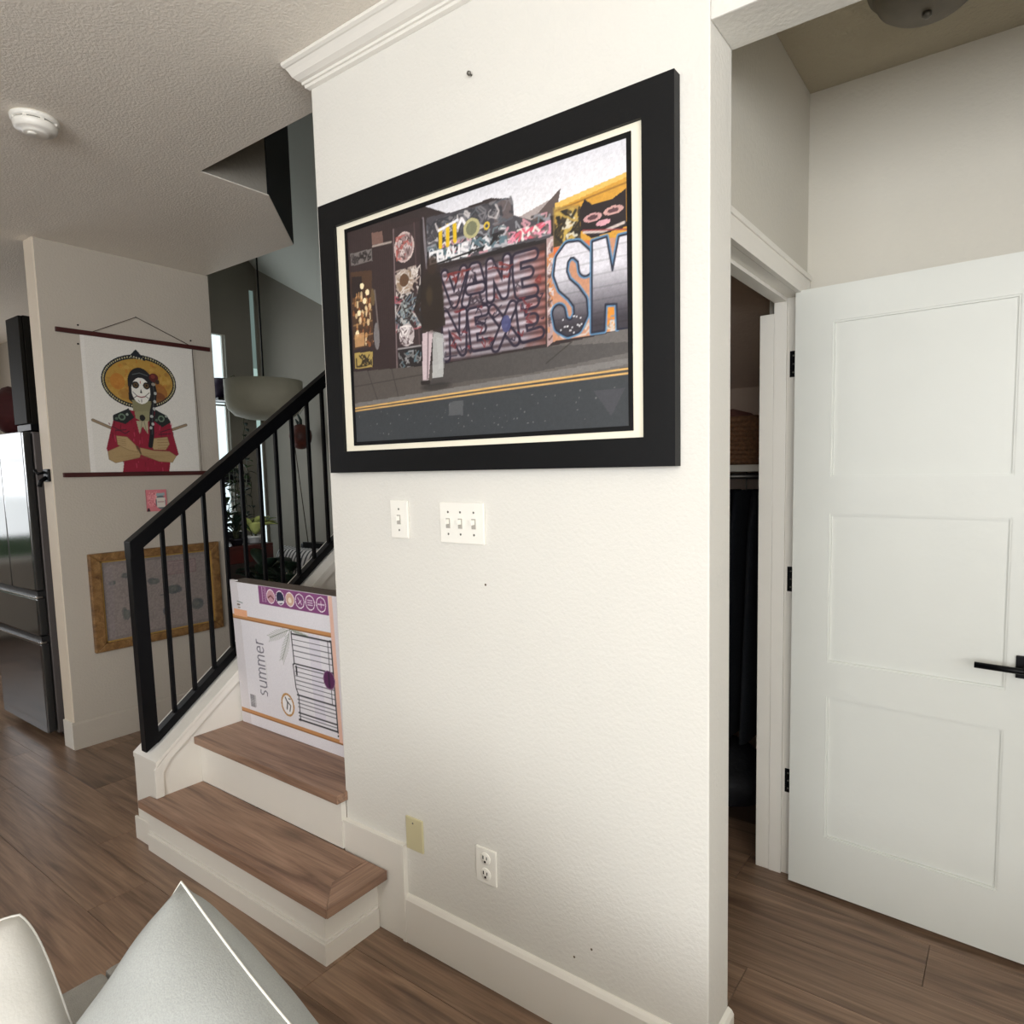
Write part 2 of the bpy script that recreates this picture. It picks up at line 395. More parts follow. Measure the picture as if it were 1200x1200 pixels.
# dining nook
XD, YD = -5.77, 3.60
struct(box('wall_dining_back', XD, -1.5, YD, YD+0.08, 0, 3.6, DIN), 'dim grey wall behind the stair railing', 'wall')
wd = [(XD-0.1, XD, 2.06, 2.35, 0, 5.3), (XD-0.1, XD, 3.277, 3.53, 0, 5.3), (XD-0.1, XD, 3.575, 3.68, 0, 5.3),
      (XD-0.1, XD, 2.35, 3.277, 2.56, 5.3), (XD-0.1, XD, 2.35, 3.277, 0, 0.70),
      (XD-0.1, XD, 3.53, 3.575, 0, 0.5), (XD-0.1, XD, 3.53, 3.575, 3.0, 5.3)]
struct(multibox('wall_dining_window', wd, DIN), 'dining wall with bright narrow windows', 'wall')
SKYP = mat('bright_window_pane', (235, 245, 248), 0.3, emit=(222, 240, 245), estr=1.25, spec=0.2)
w3 = sempty('window_3', (XD-0.05, 2.81, 0.70), 'bright window behind the plants', 'window')
multibox('window_frame', [(XD-0.07, XD-0.03, 3.262, 3.277, 0.70, 2.56), (XD-0.07, XD-0.03, 2.35, 2.365, 0.70, 2.56), (XD-0.07, XD-0.03, 2.80, 2.815, 0.7, 2.56),
          (XD-0.07, XD-0.03, 2.365, 3.262, 1.94, 1.955)], TRIM, w3)
box('window_pane', XD-0.06, XD-0.05, 2.352, 3.275, 0.702, 2.558, SKYP, w3)
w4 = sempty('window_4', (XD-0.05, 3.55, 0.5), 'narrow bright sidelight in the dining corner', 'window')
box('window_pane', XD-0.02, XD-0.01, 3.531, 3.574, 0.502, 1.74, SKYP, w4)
box('glow_pane', XD-0.02, XD-0.01, 3.531, 3.574, 1.742, 2.30, mat('glow_pane', (200, 215, 210), 0.5, emit=(176, 206, 200), estr=0.75), w4)  # daylight fading up this strip is put into pane colour and emission
box('glow_pane', XD-0.02, XD-0.01, 3.531, 3.574, 2.302, 2.998, mat('dim_glow_pane', (150, 165, 160), 0.5, emit=(128, 150, 146), estr=0.55), w4)
# sloping vault over stairs and dining
def vz(x, y): return 3.211 - 0.497*(x+5.787) + (3.6-y)
bm = bmesh.new()
vp = [(-5.77, 3.6), (-4.45, 3.6), (-2.1, 1.70), (-2.1, 1.41), (-5.77, 1.41)]
lo = [bm.verts.new((x, y, vz(x, y))) for x, y in vp]; hi = [bm.verts.new((x, y, vz(x, y)+0.05)) for x, y in vp]
bm.faces.new(lo); bm.faces.new(hi[::-1])
for i in range(5): bm.faces.new((lo[i], hi[i], hi[(i+1) % 5], lo[(i+1) % 5]))
soffit = [(-4.45, 3.6, vz(-4.45, 3.6)), (-2.1, 1.70, vz(-2.1, 1.70)), (-2.1, 1.41, vz(-2.1, 1.41)), (-1.56, 1.41, 3.35), (-1.56, 3.6, 2.75)]
bs = bmesh.new(); sv = [bs.verts.new(p) for p in soffit]; sw = [bs.verts.new((p[0], p[1], p[2]+.05)) for p in soffit]
for tri in ((0, 1, 4), (1, 3, 4), (1, 2, 3)): bs.faces.new([sv[i] for i in tri]); bs.faces.new([sw[i] for i in tri][::-1])
for i in range(5): bs.faces.new((sv[i], sw[i], sw[(i+1) % 5], sv[(i+1) % 5]))
VAULT = mat('vault_paint', (208, 210, 202), 0.8, bump=0.001, bscale=80)
struct(mesh_from_bm('ceiling_vault', bm, VAULT), 'sloped pale ceiling above the stairwell', 'ceiling')
struct(mesh_from_bm('ceiling_stairs', bs, VAULT), 'folded ceiling over the upper stairs', 'ceiling')
struct(multibox('sky_block_roof', [(-5.9, -1.4, 1.3, 3.8, 5.55, 5.6)], DIN), 'sky_block_roof', 'sky_block_roof')  # unseen plate added over the stairwell to keep sky light out
struct(multibox('wall_sky_block', [(-5.9, -1.5, 3.69, 3.75, 3.61, 5.55), (-1.5, -1.44, 1.41, 3.75, ZC+0.03, 5.55), (-5.9, -1.44, 1.30, 1.335, 4.2, 5.55)], DIN), 'unseen upper wall added to stop sky light', 'wall')  # unseen walls added to keep sky light out of the stairwell

# baseboards, crown, plinth skirt
BBP = lambda y, s=-1: [(y, 0), (y+s*0.014, 0), (y+s*0.014, 0.128), (y+s*0.009, 0.136), (y+s*0.004, 0.141), (y, 0.141)]
struct(prism('baseboard_front', BBP(YW-0.0005), 0, -1.3705, XR+0.014, TRIM), 'white baseboard under the outlets', 'baseboard')
struct(prism('baseboard_reveal', [(XR+0.0005, 0), (XR+0.014, 0), (XR+0.014, 0.128), (XR+0.009, 0.136), (XR+0.0005, 0.141)], 1, YW-0.013, YB, TRIM), 'short white baseboard on the wall end by the alcove', 'baseboard')
for o in [bpy.data.objects['baseboard_reveal']]:
    o.data.transform(Matrix.Translation((0, 0, 0)))
struct(multibox('trim_1', [(-1.6325, -1.384, YW-0.0125, YW-0.0005, 0.0, 0.286), (-1.384, -1.371, YW-0.0165, YW-0.0005, 0.0, 0.286), (-1.6325, -1.384, YW-0.0165, YW-0.0125, 0.278, 0.286)], TRIM), 'raised white skirt panel beside the lowest step', 'trim')
struct(prism('baseboard_partition_side', [(-3.743, 0), (-3.730, 0), (-3.730, 0.125), (-3.738, 0.135), (-3.743, 0.135)], 1, 1.228, 2.05, PARTW), 'baseboard under the gold framed map', 'baseboard')
struct(box('baseboard_partition_end', -3.849, -3.7435, 1.226, 1.239, 0, 0.135, TRIM, None, 0.002), 'baseboard on the end of the partition', 'baseboard')
struct(box('trim_4', -3.8485, -3.7435, 1.234, 1.2395, 0.1355, ZC-0.001, mat('pale_end_paint', (236, 224, 206), 0.6, bump=0.0005)), 'pale corner board on the partition end', 'trim')
# crown moulding: profile in (y, z)
y0 = YW-0.0005; zt = ZC-0.0005
cr = [(y0, zt), (y0-0.062, zt), (y0-0.062, zt-0.008), (y0-0.056, zt-0.012), (y0-0.052, zt-0.013), (y0-0.046, zt-0.020), (y0-0.038, zt-0.031), (y0-0.026, zt-0.038),
      (y0-0.018, zt-0.040), (y0-0.017, zt-0.046), (y0-0.012, zt-0.047), (y0-0.010, zt-0.053), (y0, zt-0.056)]
bm = bmesh.new(); n = len(cr)
def crown_end(x, k): return [bm.verts.new((x - k*(y0-p[0]), p[0], p[1])) for p in cr]
A = crown_end(-1.642+0.004, 0.6); B = crown_end(2.09, 0)
bm.faces.new(A); bm.faces.new(B[::-1])
for i in range(n): bm.faces.new((A[i], B[i], B[(i+1) % n], A[(i+1) % n]))
struct(mesh_from_bm('trim_2', bm, TRIM), 'white crown moulding along the top of the picture wall', 'crown moulding')

# ============================================================ STAIRCASE
st = thing('staircase', 'white staircase with brown wood treads beside the picture wall', 'stairs', (-2.0, 1.2, 0))
YF = 1.026; XS = -1.492
# starting step: wraps in front of the wall
stepb = multibox('riser', [(-2.497, XS, YF, YF+0.013, 0, 0.166), (XS-0.013, XS, YF+0.013, YW-0.001, 0, 0.166)], TRIM, st)
multibox('step_moulding', [(-2.497, XS+0.0095, YF-0.009, YF-0.0004, 0, 0.060), (XS+0.0004, XS+0.0095, YF-0.0004, YW-0.0170, 0, 0.060)], TRIM, st)
multibox('step_moulding', [(-2.497, XS+0.0055, YF-0.005, YF-0.0004, 0.0603, 0.068), (XS+0.0004, XS+0.0055, YF-0.0004, YW-0.0170, 0.0603, 0.068)], TRIM, st)
BX = -1.530   # mitred return of the first tread
t1 = prism('tread', [(-2.498, 0.994), (-1.437, 0.994), (BX+0.005, 1.075), (BX+0.005, 1.1995), (-2.452, 1.1995), (-2.452, 1.034), (-2.498, 1.034)], 2, 0.166, 0.194, TREADW, st, 0.003)
t1b = prism('tread_return', [(-1.4365, 0.994), (-1.4365, 1.1995), (BX+0.0055, 1.1995), (BX+0.0055, 1.0755)], 2, 0.166, 0.194, TREADY, st, 0.003)
box('riser', -2.452, -1.633, 1.200, 1.218, 0.1945, 0.344, TRIM, st)
prism('tread', [(-2.452, 1.178), (-1.622, 1.178), (-1.622, 1.2185), (-1.634, 1.2185), (-1.634, 1.43), (-2.452, 1.43)], 2, 0.3445, 0.372, TREADW, st, 0.003)
yy, zz = 1.452, 0.372
for k in range(8):
    box('riser', -2.452, -1.634, yy, yy+0.018, zz+0.0005, zz+0.155, TRIM, st)
    box('tread', -2.452, -1.634, yy-0.02, yy+0.25, zz+0.1555, zz+0.183, TREADW, st, 0.003)
    yy += 0.235; zz += 0.183
# knee wall with sloping cap
SL = 0.785
def kz(y): return 0.318 + SL*(y-1.045)
def kwall(name, x0, x1, off, th, m, y0=1.04, y1=3.55):
    pts = [(y0, kz(y0)+off), (y1, kz(y1)+off), (y1, kz(y1)+off+th), (y0, kz(y0)+off+th)]
    return prism(name, pts, 0, x0, x1, m, st)
prism('knee_wall', [(1.04, 0), (3.55, 0), (3.55, kz(3.55)), (1.075, kz(1.075)), (1.04, kz(1.055))], 0, -2.612, -2.453, TRIM, st)
prism('knee_wall_cap', [(1.0385, 0.31), (1.0385, 0.328), (1.07, 0.352), (3.55, kz(3.55)+0.018), (3.55, kz(3.55)+0.001), (1.075, kz(1.075)+0.001), (1.04, 0.312)], 0, -2.616, -2.442, TRIM, st, 0.001)
# moulding strip under the cap on the stair side, turning down the front corner
prism('cap_moulding', [(1.034, 0.3), (1.09, kz(1.09)-0.001), (3.55, kz(3.55)-0.001), (3.55, kz(3.55)-0.026), (1.096, kz(1.096)-0.030), (1.062, 0.285), (1.062, 0.196), (1.034, 0.196)], 0, -2.4525, -2.444, TRIM, st, 0.0015)
multibox('front_baseboard', [(-2.622, -2.4975, 1.030, 1.0395, 0, 0.085)], TRIM, st, 0.002)
bpy.data.objects['front_baseboard'].name = 'knee_wall_baseboard'

# ============================================================ RAILING
rl = thing('stair_railing', 'black metal railing with square balusters climbing the stairs', 'railing', (-2.52, 1.05, 0.35))
XRAIL = -2.52
def sloped(name, y0, z0, y1, slope, th, w, m):
    pts = [(y0, z0), (y1, z0+slope*(y1-y0)), (y1, z0+slope*(y1-y0)+th), (y0, z0+th)]
    return prism(name, pts, 0, XRAIL-w/2, XRAIL+w/2, m, rl, 0.002)
RS = 0.788
prism('newel_post', [(1.036, 0.350), (1.082, 0.378), (1.078, 1.100), (1.032, 1.100)], 0, XRAIL-0.019, XRAIL+0.019, BLACK, rl, 0.002)
sloped('handrail', 1.032, 1.048, 3.45, RS, 0.058, 0.046, BLACK)
sloped('bottom_rail', 1.078, 0.372, 3.45, RS, 0.036, 0.036, BLACK)
bal0 = None
for k in range(28):
    y = 1.150 + k*0.0785
    zb = 0.372+0.030+RS*(y-1.078); zt_ = 1.048+0.006+RS*(y-1.032)
    if bal0 is None:
        bal0 = box('baluster', XRAIL-0.0065, XRAIL+0.0065, y-0.0065, y+0.0065, zb, zt_, BLACK, rl)
        b0 = (y, zb)
    else:
        c = bal0.copy(); C.objects.link(c); c.parent = rl
        c.location = bal0.location + Vector((0, y-b0[0], zb-b0[1]))

# ============================================================ BABY-GATE BOX on the second tread
bxt = thing('gate_carton', 'white cardboard carton for a black metal gate standing on the stair tread', 'box', (-2.441, 1.364, 0.3725))
BW, BH, BD = 0.72, 0.556, 0.062
cv = Canvas(300, 232, (228, 226, 232)); cv.asp = BH/BW
def U(x, z): return (x/BW*1000, z/BH*1000)
def UL(pts): return [U(*p) for p in pts]
cv.poly(UL([(0, 0), (.06, 0), (.05, .556), (0, .556)]), (216, 212, 216))
cv.poly(UL([(.47, .1), (.53, .1), (.53, .41), (.47, .41)]), (210, 206, 222), .5)
for z0_, z1_ in ((.413, .430), (.043, .060)):
    cv.poly(UL([(0, z0_), (.615, z0_), (.615, z1_), (0, z1_)]), (196, 142, 92))
    cv.poly(UL([(0, z0_), (.615, z0_), (.615, z0_+.004), (0, z0_+.004)]), (150, 102, 60))
cv.poly(UL([(.595, .05), (.615, .05), (.615, .556), (.595, .556)]), (232, 190, 172))
cv.poly(UL([(.615, 0), (.72, 0), (.72, .556), (.615, .556)]), (222, 216, 220))
cv.poly(UL([(.19, .488), (.594, .488), (.594, .556), (.19, .556)]), (132, 72, 124))
for i, (cx, kind) in enumerate(zip([.265, .322, .380, .437, .495, .555], range(6))):
    fill = [(196, 150, 160), (40, 40, 70), (205, 170, 150), (132, 72, 124), (132, 72, 124), (132, 72, 124)][i]
    x, z = U(cx, .521); cv.ell(x, z, .026/BW*1000, .026/BH*1000, (240, 232, 240)); cv.ell(x, z, .023/BW*1000, .023/BH*1000, fill)
    if i == 0: cv.line(UL([(cx-.018, .515), (cx, .524), (cx+.018, .512)]), 7, (110, 50, 60))
    if i == 1: cv.line(UL([(cx-.012, .505), (cx+.016, .508)]), 12, (225, 225, 230))
    if i == 2: cv.ell(*U(cx, .518), 14, 18, (236, 222, 205))
    if i == 3: cv.line(UL([(cx-.01, .532), (cx+.01, .510)]), 4, (240, 232, 240)); cv.line(UL([(cx-.01, .510), (cx+.008, .524)]), 4, (240, 232, 240))
    if i == 4:
        for q in (.513, .521, .529): cv.line(UL([(cx-.013, q), (cx+.013, q)]), 4, (240, 232, 240))
    if i == 5: cv.line(UL([(cx-.018, .521), (cx+.018, .521)]), 5, (240, 232, 240)); cv.line(UL([(cx, .510), (cx, .532)]), 4, (240, 232, 240))
for k, (q, wd_) in enumerate(((.212, 4), (.222, 2), (.232, 4))):
    for z in np.arange(.498, .548, .007 if k != 1 else .010): cv.line(UL([(q, z), (q, z+.0035)]), wd_, (232, 220, 232))
# palm leaf
def frond(a, b, n=9, L=.034):
    a, b = np.array(a), np.array(b); d = b-a; nn = np.array([-d[1], d[0]])/np.hypot(*d)
    cv.line(UL([a, b]), 3, (110, 122, 108))
    for i in range(n):
        p = a+d*(.12+.86*i/n)
        for s in (-1, 1): cv.line(UL([p, p+d*.20+s*nn*L*.55*(1-.6*abs(i/n-.35))]), 2.5, (128, 138, 122), .8)
frond((.365, .412), (.235, .365)); frond((.365, .41), (.302, .292)); frond((.365, .412), (.46, .400), L=.012)
# gate picture
g0, g1, gb_, gt = .376, .592, .082, .398
K = (30, 32, 38)
def hl(z, w_, x0=g0, x1=g1): cv.line(UL([(x0, z), (x1, z)]), w_, K)
for z in (.398, .085): hl(z, 8)
for z in (.290, .176, .110): hl(z, 7)
for z in (.378, .358, .338, .318, .262, .246, .230, .214, .198, .160, .146, .132, .098): hl(z, 3)
hl(.279, 4)
cv.line(UL([(.370, .40), (.374, .29), (.366, .285), (.372, .20), (.384, .176), (.384, .082)]), 7, K)
cv.line(UL([(.592, .40), (.592, .082)]), 8, K); cv.line(UL([(.574, .398), (.574, .176)]), 4, K)
cv.line(UL([(.384, .252), (.384, .280)]), 12, K)
for p in ((.376, .083), (.592, .070), (.372, .404), (.587, .40)): cv.ell(*U(*p), 5, 7, K)
cv.ell(*U(.566, .262), .032/BW*1000, .034/BH*1000, (150, 120, 150)); cv.ell(*U(.566, .262), .029/BW*1000, .031/BH*1000, (88, 40, 84)); cv.line(UL([(.566, .24), (.566, .285)]), 12, (48, 28, 56))
# round mark
cv.ell(*U(.312, .126), .040/BW*1000, .044/BH*1000, (196, 150, 90)); cv.ell(*U(.312, .126), .032/BW*1000, .036/BH*1000, (238, 236, 238))
for t in range(24):
    a = t*math.pi/12; cv.line(UL([(.312+.033*math.cos(a), .126+.036*math.sin(a)), (.312+.037*math.cos(a), .126+.041*math.sin(a))]), 2, (120, 86, 50))
cv.line(UL([(.300, .152), (.312, .135), (.306, .110)]), 8, (40, 40, 44)); cv.line(UL([(.312, .138), (.330, .126), (.322, .104)]), 6, (40, 40, 44)); cv.line(UL([(.320, .150), (.330, .150)]), 5, (60, 60, 60))
# barcode + small print
for z in np.arange(.076, .124, .0045): cv.line(UL([(.070, z), (.098, z)]), 2 + (int(z*1e4) % 3), (60, 60, 66))
cv.line(UL([(.104, .078), (.104, .122)]), 3, (120, 120, 125))
cv.poly(UL([(.012, .424), (.10, .424), (.10, .452), (.012, .452)]), (236, 178, 140))
cv.line(UL([(.04, .482), (.075, .478)]), 4, (90, 110, 100)); cv.line(UL([(.04, .470), (.055, .470)]), 8, (100, 84, 66)); cv.line(UL([(.043, .459), (.056, .459)]), 5, (130, 110, 90))
# the word, running upwards: base line at x = BL, letters point to smaller x
BLN, XH = .188, .056
def letter(ch, z):
    P = {'s': ([(.85, .95), (.35, 1), (.1, .8), (.25, .58), (.7, .45), (.88, .22), (.6, 0), (.08, .05)], .022),
         'u': ([(.05, 1), (.05, .3), (.25, 0), (.7, 0), (.92, .3), (.92, 1), (.92, 0)], .026),
         'm': ([(.04, 0), (.04, 1), (.04, .75), (.22, 1), (.42, .95), (.5, .7), (.5, 0), (.5, .7), (.7, 1), (.9, .92), (.97, .7), (.97, 0)], .040),
         'e': ([(.05, .52), (.95, .52), (.85, .88), (.5, 1), (.15, .85), (.04, .45), (.2, .08), (.55, 0), (.9, .12)], .025),
         'r': ([(.1, 0), (.1, 1), (.1, .7), (.4, 1), (.9, 1)], .016)}[ch]
    pts = [(BLN-XH*.78*v, z+u*P[1]) for u, v in P[0]]
    cv.line(UL(pts), 6.5, (98, 96, 110)); return z+P[1]+.009
z = .134
for ch in 'summer': z = letter(ch, z)
cv.line(UL([(.196, .20), (.196, .27)]), 2.5, (200, 200, 196)); cv.noise(.02)
cm = Canvas.sheet(cv, 'carton_front', CARD, (-2.441, 1.3625, 0.3725), (BW, 0, 0), (0, 0, BH), bxt)
bb = box('carton_body', -2.441, -2.441+BW, 1.3632, 1.3632+BD, 0.3725, 0.3725+BH, CARDW, bxt, 0.0015)
multibox('top_flap', [(-2.441, -2.441+BW, 1.363, 1.393, .3725+BH+.0006, .3725+BH+.0018), (-2.44, -2.441+BW, 1.396, 1.424, .3725+BH+.0006, .3725+BH+.0014)], mat('carton_flap_edge', (104, 92, 84), .8), bxt)
multibox('torn_corner', [(-2.436, -2.40, 1.3605, 1.372, .3725+BH+.0020, .3725+BH+.006)], CARDW, bxt)
bxt.rotation_euler = (math.radians(1.9), 0, 0)
bxt.location.y = 1.3655

# ============================================================ BIG FRAMED PICTURE
FX0, FX1, FZ0, FZ1 = -1.595, -0.540, 1.330, 2.056
fp = thing('framed_picture', 'wide black frame with cream mat around a graffiti street photograph', 'picture', (-1.0675, YW, 1.33))
yb, yf = YW-0.001, YW-0.026
MX0, MX1, MZ0, MZ1 = -1.530, -0.608, 1.3885, 1.991
def frame_piece(name, pts, m, y0, y1, par, bev=0.0): return prism(name, pts, 1, y0, y1, m, par, bev)
frame_piece('frame_side', [(FX0, FZ0), (MX0, MZ0), (MX0, MZ1), (FX0, FZ1)], BLKFRAME, yf, yb, fp)
frame_piece('frame_side', [(FX1, FZ0), (FX1, FZ1), (MX1, MZ1), (MX1, MZ0)], BLKFRAME, yf, yb, fp)
frame_piece('frame_side', [(FX0, FZ0), (FX1, FZ0), (MX1, MZ0), (MX0, MZ0)], BLKFRAME, yf, yb, fp)
frame_piece('frame_side', [(FX0, FZ1), (MX0, MZ1), (MX1, MZ1), (FX1, FZ1)], BLKFRAME, yf, yb, fp)
box('mat_board', MX0-.003, MX1+.003, YW-0.017, YW-0.013, MZ0-.003, MZ1+.003, MATB, fp)
IX0, IX1, IZ0, IZ1 = -1.487, -0.643, 1.412, 1.968
multibox('inner_black_border', [(IX0-.009, IX1+.009, YW-.0195, YW-.0172, IZ0-.009, IZ0+.001), (IX0-.009, IX1+.009, YW-.0195, YW-.0172, IZ1-.001, IZ1+.009),
         (IX0-.009, IX0+.001, YW-.0195, YW-.0172, IZ0, IZ1), (IX1-.001, IX1+.009, YW-.0195, YW-.0172, IZ0, IZ1)], BLKFRAME, fp)
a = Canvas(440, 300, (50, 41, 42)); a.asp = .665
R_ = random.Random(5)
# sky with pale gradient
def skyc(s):
    g = np.clip((s.y-800)/200, 0, 1)[..., None]; return (np.array([238, 236, 238])*(1-g)+np.array([214, 214, 222])*g)/255
a.poly([(345, 1000), (440, 935), (590, 945), (662, 916), (662, 850), (729, 807), (790, 857), (830, 840), (1000, 815), (1000, 1000)], skyc)
a.poly([(655, 830), (775, 868), (800, 870), (790, 795), (660, 800)], (168, 156, 154))
a.poly([(700, 790), (770, 858), (815, 900), (806, 850), (790, 800)], (92, 80, 78)); a.line([(690, 795), (800, 800)], 12, (40, 34, 34))
# left shop
a.poly([(0, 340), (345, 300), (345, 960), (0, 1000)], (52, 40, 41))
for x in range(0, 200, 9): a.line([(x, 500), (x+3, 990)], 3, (62, 48, 48), .5)
a.poly([(11, 897), (112, 892), (114, 836), (13, 840)], (112, 106, 104)); a.scrib((18, 108, 845, 888), [(58, 52, 52), (40, 34, 34)], 16, 18, (3, 5), 3)
a.poly([(115, 961), (163, 954), (166, 899), (114, 907)], (120, 92, 84)); a.line([(118, 900), (200, 894)], 6, (170, 158, 150))
a.poly([(7, 812), (108, 795), (101, 452), (7, 447)], (78, 56, 42)); a.poly([(12, 790), (60, 780), (60, 690), (10, 690)], (44, 34, 34))
for z in (500, 560, 610, 665): a.line([(12, z), (100, z+6)], 5, (146, 112, 78))
R2 = random.Random(8)
for i in range(70): a.ell(R2.uniform(14, 98), R2.uniform(455, 700), R2.uniform(3, 7), R2.uniform(8, 20), R2.choice([(200, 150, 96), (150, 92, 54), (232, 206, 160), (110, 70, 44), (60, 40, 34)]), .8)
for x, z in ((69, 664), (60, 735), (41, 613), (28, 520), (84, 700)): a.ell(x, z, 9, 14, (250, 232, 190))
a.poly([(14, 455), (60, 458), (60, 520), (14, 516)], (206, 160, 110), .8)
a.ell(119, 490, 13, 62, (120, 116, 116)); a.line([(118, 700), (128, 520)], 6, (110, 100, 98)); a.ell(108, 672, 9, 40, (104, 86, 60))
a.poly([(11, 430), (97, 424), (93, 351), (11, 355)], (172, 148, 84)); a.scrib((18, 90, 362, 418), [(44, 36, 26)], 12, 18, (3, 6), 4)
# graffiti door
a.poly([(210, 947), (330, 945), (315, 295), (200, 292)], (58, 46, 48))
a.line([(212, 945), (204, 300)], 5, (120, 104, 106)); a.line([(300, 945), (305, 300)], 4, (86, 70, 70))
a.ell(255, 855, 42, 66, (196, 176, 172)); a.ell(255, 855, 36, 58, (150, 128, 128)); a.scrib((222, 288, 805, 905), [(214, 200, 196), (180, 90, 84), (80, 62, 62)], 26, 22, (3, 4), 11)
a.ell(252, 705, 38, 52, (150, 128, 106)); a.scrib((215, 322, 640, 760), [(214, 206, 200), (176, 160, 150)], 40, 26, (3, 5), 12); a.ell(250, 712, 20, 28, (98, 72, 54))
a.scrib((208, 322, 490, 650), [(196, 190, 186), (96, 116, 130), (150, 160, 160), (170, 90, 100), (60, 50, 52), (44, 36, 36)], 90, 24, (3, 5), 13)
a.ell(252, 470, 32, 50, (186, 176, 176)); a.scrib((225, 280, 430, 510), [(230, 224, 222), (90, 74, 76)], 18, 18, (3, 4), 14)
a.poly([(212, 410), (310, 408), (312, 300), (212, 296)], (38, 34, 36)); a.scrib((215, 308, 305, 395), [(84, 110, 120), (120, 120, 120), (36, 32, 34), (150, 150, 150)], 26, 20, (3, 5), 15)
a.line([(212, 414), (310, 412)], 5, (150, 146, 146))
a.line([(336, 950), (346, 740)], 9, (126, 120, 126)); a.line([(330, 945), (316, 300)], 12, (44, 36, 38))
# upper collage
a.poly([(351, 950), (488, 935), (600, 928), (662, 922), (666, 852), (773, 780), (788, 724), (345, 745)], (74, 72, 78))
a.poly([(600, 925), (662, 918), (664, 840), (600, 830)], (98, 88, 90))
a.scrib((352, 662, 840, 925), [(196, 190, 190), (88, 92, 100), (120, 118, 122), (54, 54, 60)], 70, 26, (3, 7), 21)
a.scrib((352, 780, 745, 825), [(226, 222, 222), (60, 56, 60), (150, 150, 156), (206, 150, 160), (110, 126, 132)], 80, 22, (4, 8), 22)
a.scrib((640, 780, 750, 790), [(226, 150, 170), (214, 90, 110), (230, 226, 220), (120, 100, 100)], 34, 18, (4, 8), 23)
a.scrib((352, 640, 752, 800), [(228, 226, 228), (36, 34, 38), (90, 116, 126), (180, 178, 184), (28, 26, 30)], 100, 18, (4, 9), 24)
for i, (x0, z0_, x1, z1_) in enumerate(((402, 812, 404, 880), (430, 812, 432, 888), (458, 820, 458, 886))): a.line([(x0, z0_), (x1, z1_)], 14, (226, 186, 40))
a.line([(396, 880), (470, 900)], 8, (230, 230, 236)); a.line([(470, 870), (486, 900), (500, 868)], 9, (236, 232, 236)); a.ell(520, 850, 30, 40, (182, 176, 130)); a.ell(520, 850, 20, 28, (120, 122, 96)); a.ell(574, 842, 11, 16, (210, 180, 60)); a.ell(574, 842, 5, 8, (70, 70, 80))
a.ell(366, 800, 10, 16, (190, 196, 206)); a.ell(366, 800, 6, 10, (70, 84, 96))
FNT = {'E': [(.9, 1), (0, 1), (0, .5), (.7, .5), (0, .5), (0, 0), (.9, 0)], 'R': [(0, 0), (0, 1), (.8, .9), (.8, .6), (0, .5), (.9, 0)], 'A': [(0, 0), (.5, 1), (1, 0), (.8, .4), (.2, .4)],
       'K': [(0, 0), (0, 1), (0, .5), (.9, 1), (0, .5), (.9, 0)], 'U': [(0, 1), (.1, 0), (.8, 0), (.9, 1)], 'B': [(0, 0), (0, 1), (.7, .95), (.7, .6), (0, .5), (.9, .4), (.9, .05), (0, 0)], 'S': [(.9, .9), (.2, 1), (.1, .6), (.9, .4), (.8, 0), (0, .1)]}
def tagw(c, word, x, z, w_, h, lw, col, dx=1.15):
    for ch in word: c.line([(x+u*w_, z+v*h) for u, v in FNT[ch]], lw, col); x += w_*dx
a.poly([(352, 700), (500, 730), (640, 742), (780, 728), (784, 706), (560, 712), (350, 690)], (34, 30, 32), .9)
tagw(a, 'EBAUS', 360, 748, 26, 48, 8, (232, 230, 232)); a.line([(352, 742), (560, 762)], 5, (20, 20, 22))
# shutter
sh = [(398, 726), (772, 716), (765, 338), (395, 321)]
def slat(s):
    f = (np.sin(s.y/1000*2*math.pi*33)*.5+.5)[..., None]; g = np.clip((s.x-690)/90, 0, 1)[..., None]
    rust = np.clip(np.sin(s.x/31+s.y/47)*np.sin(s.x/17-s.y/29)*1.2-.6, 0, 1)[..., None]
    base = np.array([176, 168, 176])*f + np.array([92, 76, 82])*(1-f)
    red = np.array([146, 62, 46])*f + np.array([92, 44, 36])*(1-f)
    gg = np.clip(g*.8+rust*.5, 0, .9); dk = (1-.28*np.clip((430-s.y)/120, 0, 1))[..., None]
    return (base*(1-gg)+red*gg)*dk/255
a.poly(sh, slat)
a.poly([(395, 728), (772, 718), (774, 690), (395, 694)], (44, 38, 40), .75)
DK = (36, 30, 48)
def fat(pts, w_=34, inner=(186, 178, 190)):
    a.line(pts, w_+15, DK, .92)
    a.line(pts, w_, lambda s: slat(s)*1.12, .95)
for L in ([(414, 690), (448, 566), (486, 690)], [(490, 556), (520, 688), (535, 688), (562, 556)], [(506, 606), (550, 606)], [(580, 556), (582, 690), (628, 560), (640, 692)], [(728, 686), (672, 684), (672, 620), (712, 622), (672, 620), (678, 548), (726, 548)],
          [(412, 345), (412, 520), (474, 362), (480, 518)], [(560, 510), (508, 508), (514, 440), (548, 440), (514, 440), (518, 372), (572, 374)], [(586, 505), (662, 368)], [(655, 505), (594, 356)], [(728, 505), (680, 500), (684, 440), (724, 440), (684, 440), (690, 376), (742, 384)]):
    fat(L, 20)
a.scrib((405, 755, 345, 530), [(36, 30, 48), (116, 44, 50), (52, 46, 60)], 34, 20, (3, 5), 31); a.scrib((410, 755, 545, 690), [(122, 48, 48), (60, 50, 60)], 24, 18, (3, 5), 32)
a.ell(632, 440, 16, 34, (72, 76, 120), .9)
# pillar
a.poly([(768, 729), (790, 735), (785, 342), (765, 324)], (176, 150, 148)); a.scrib((770, 786, 350, 720), [(90, 70, 70), (206, 130, 70), (210, 200, 200)], 34, 16, (3, 5), 33); a.line([(766, 720), (762, 330)], 5, (50, 38, 38))
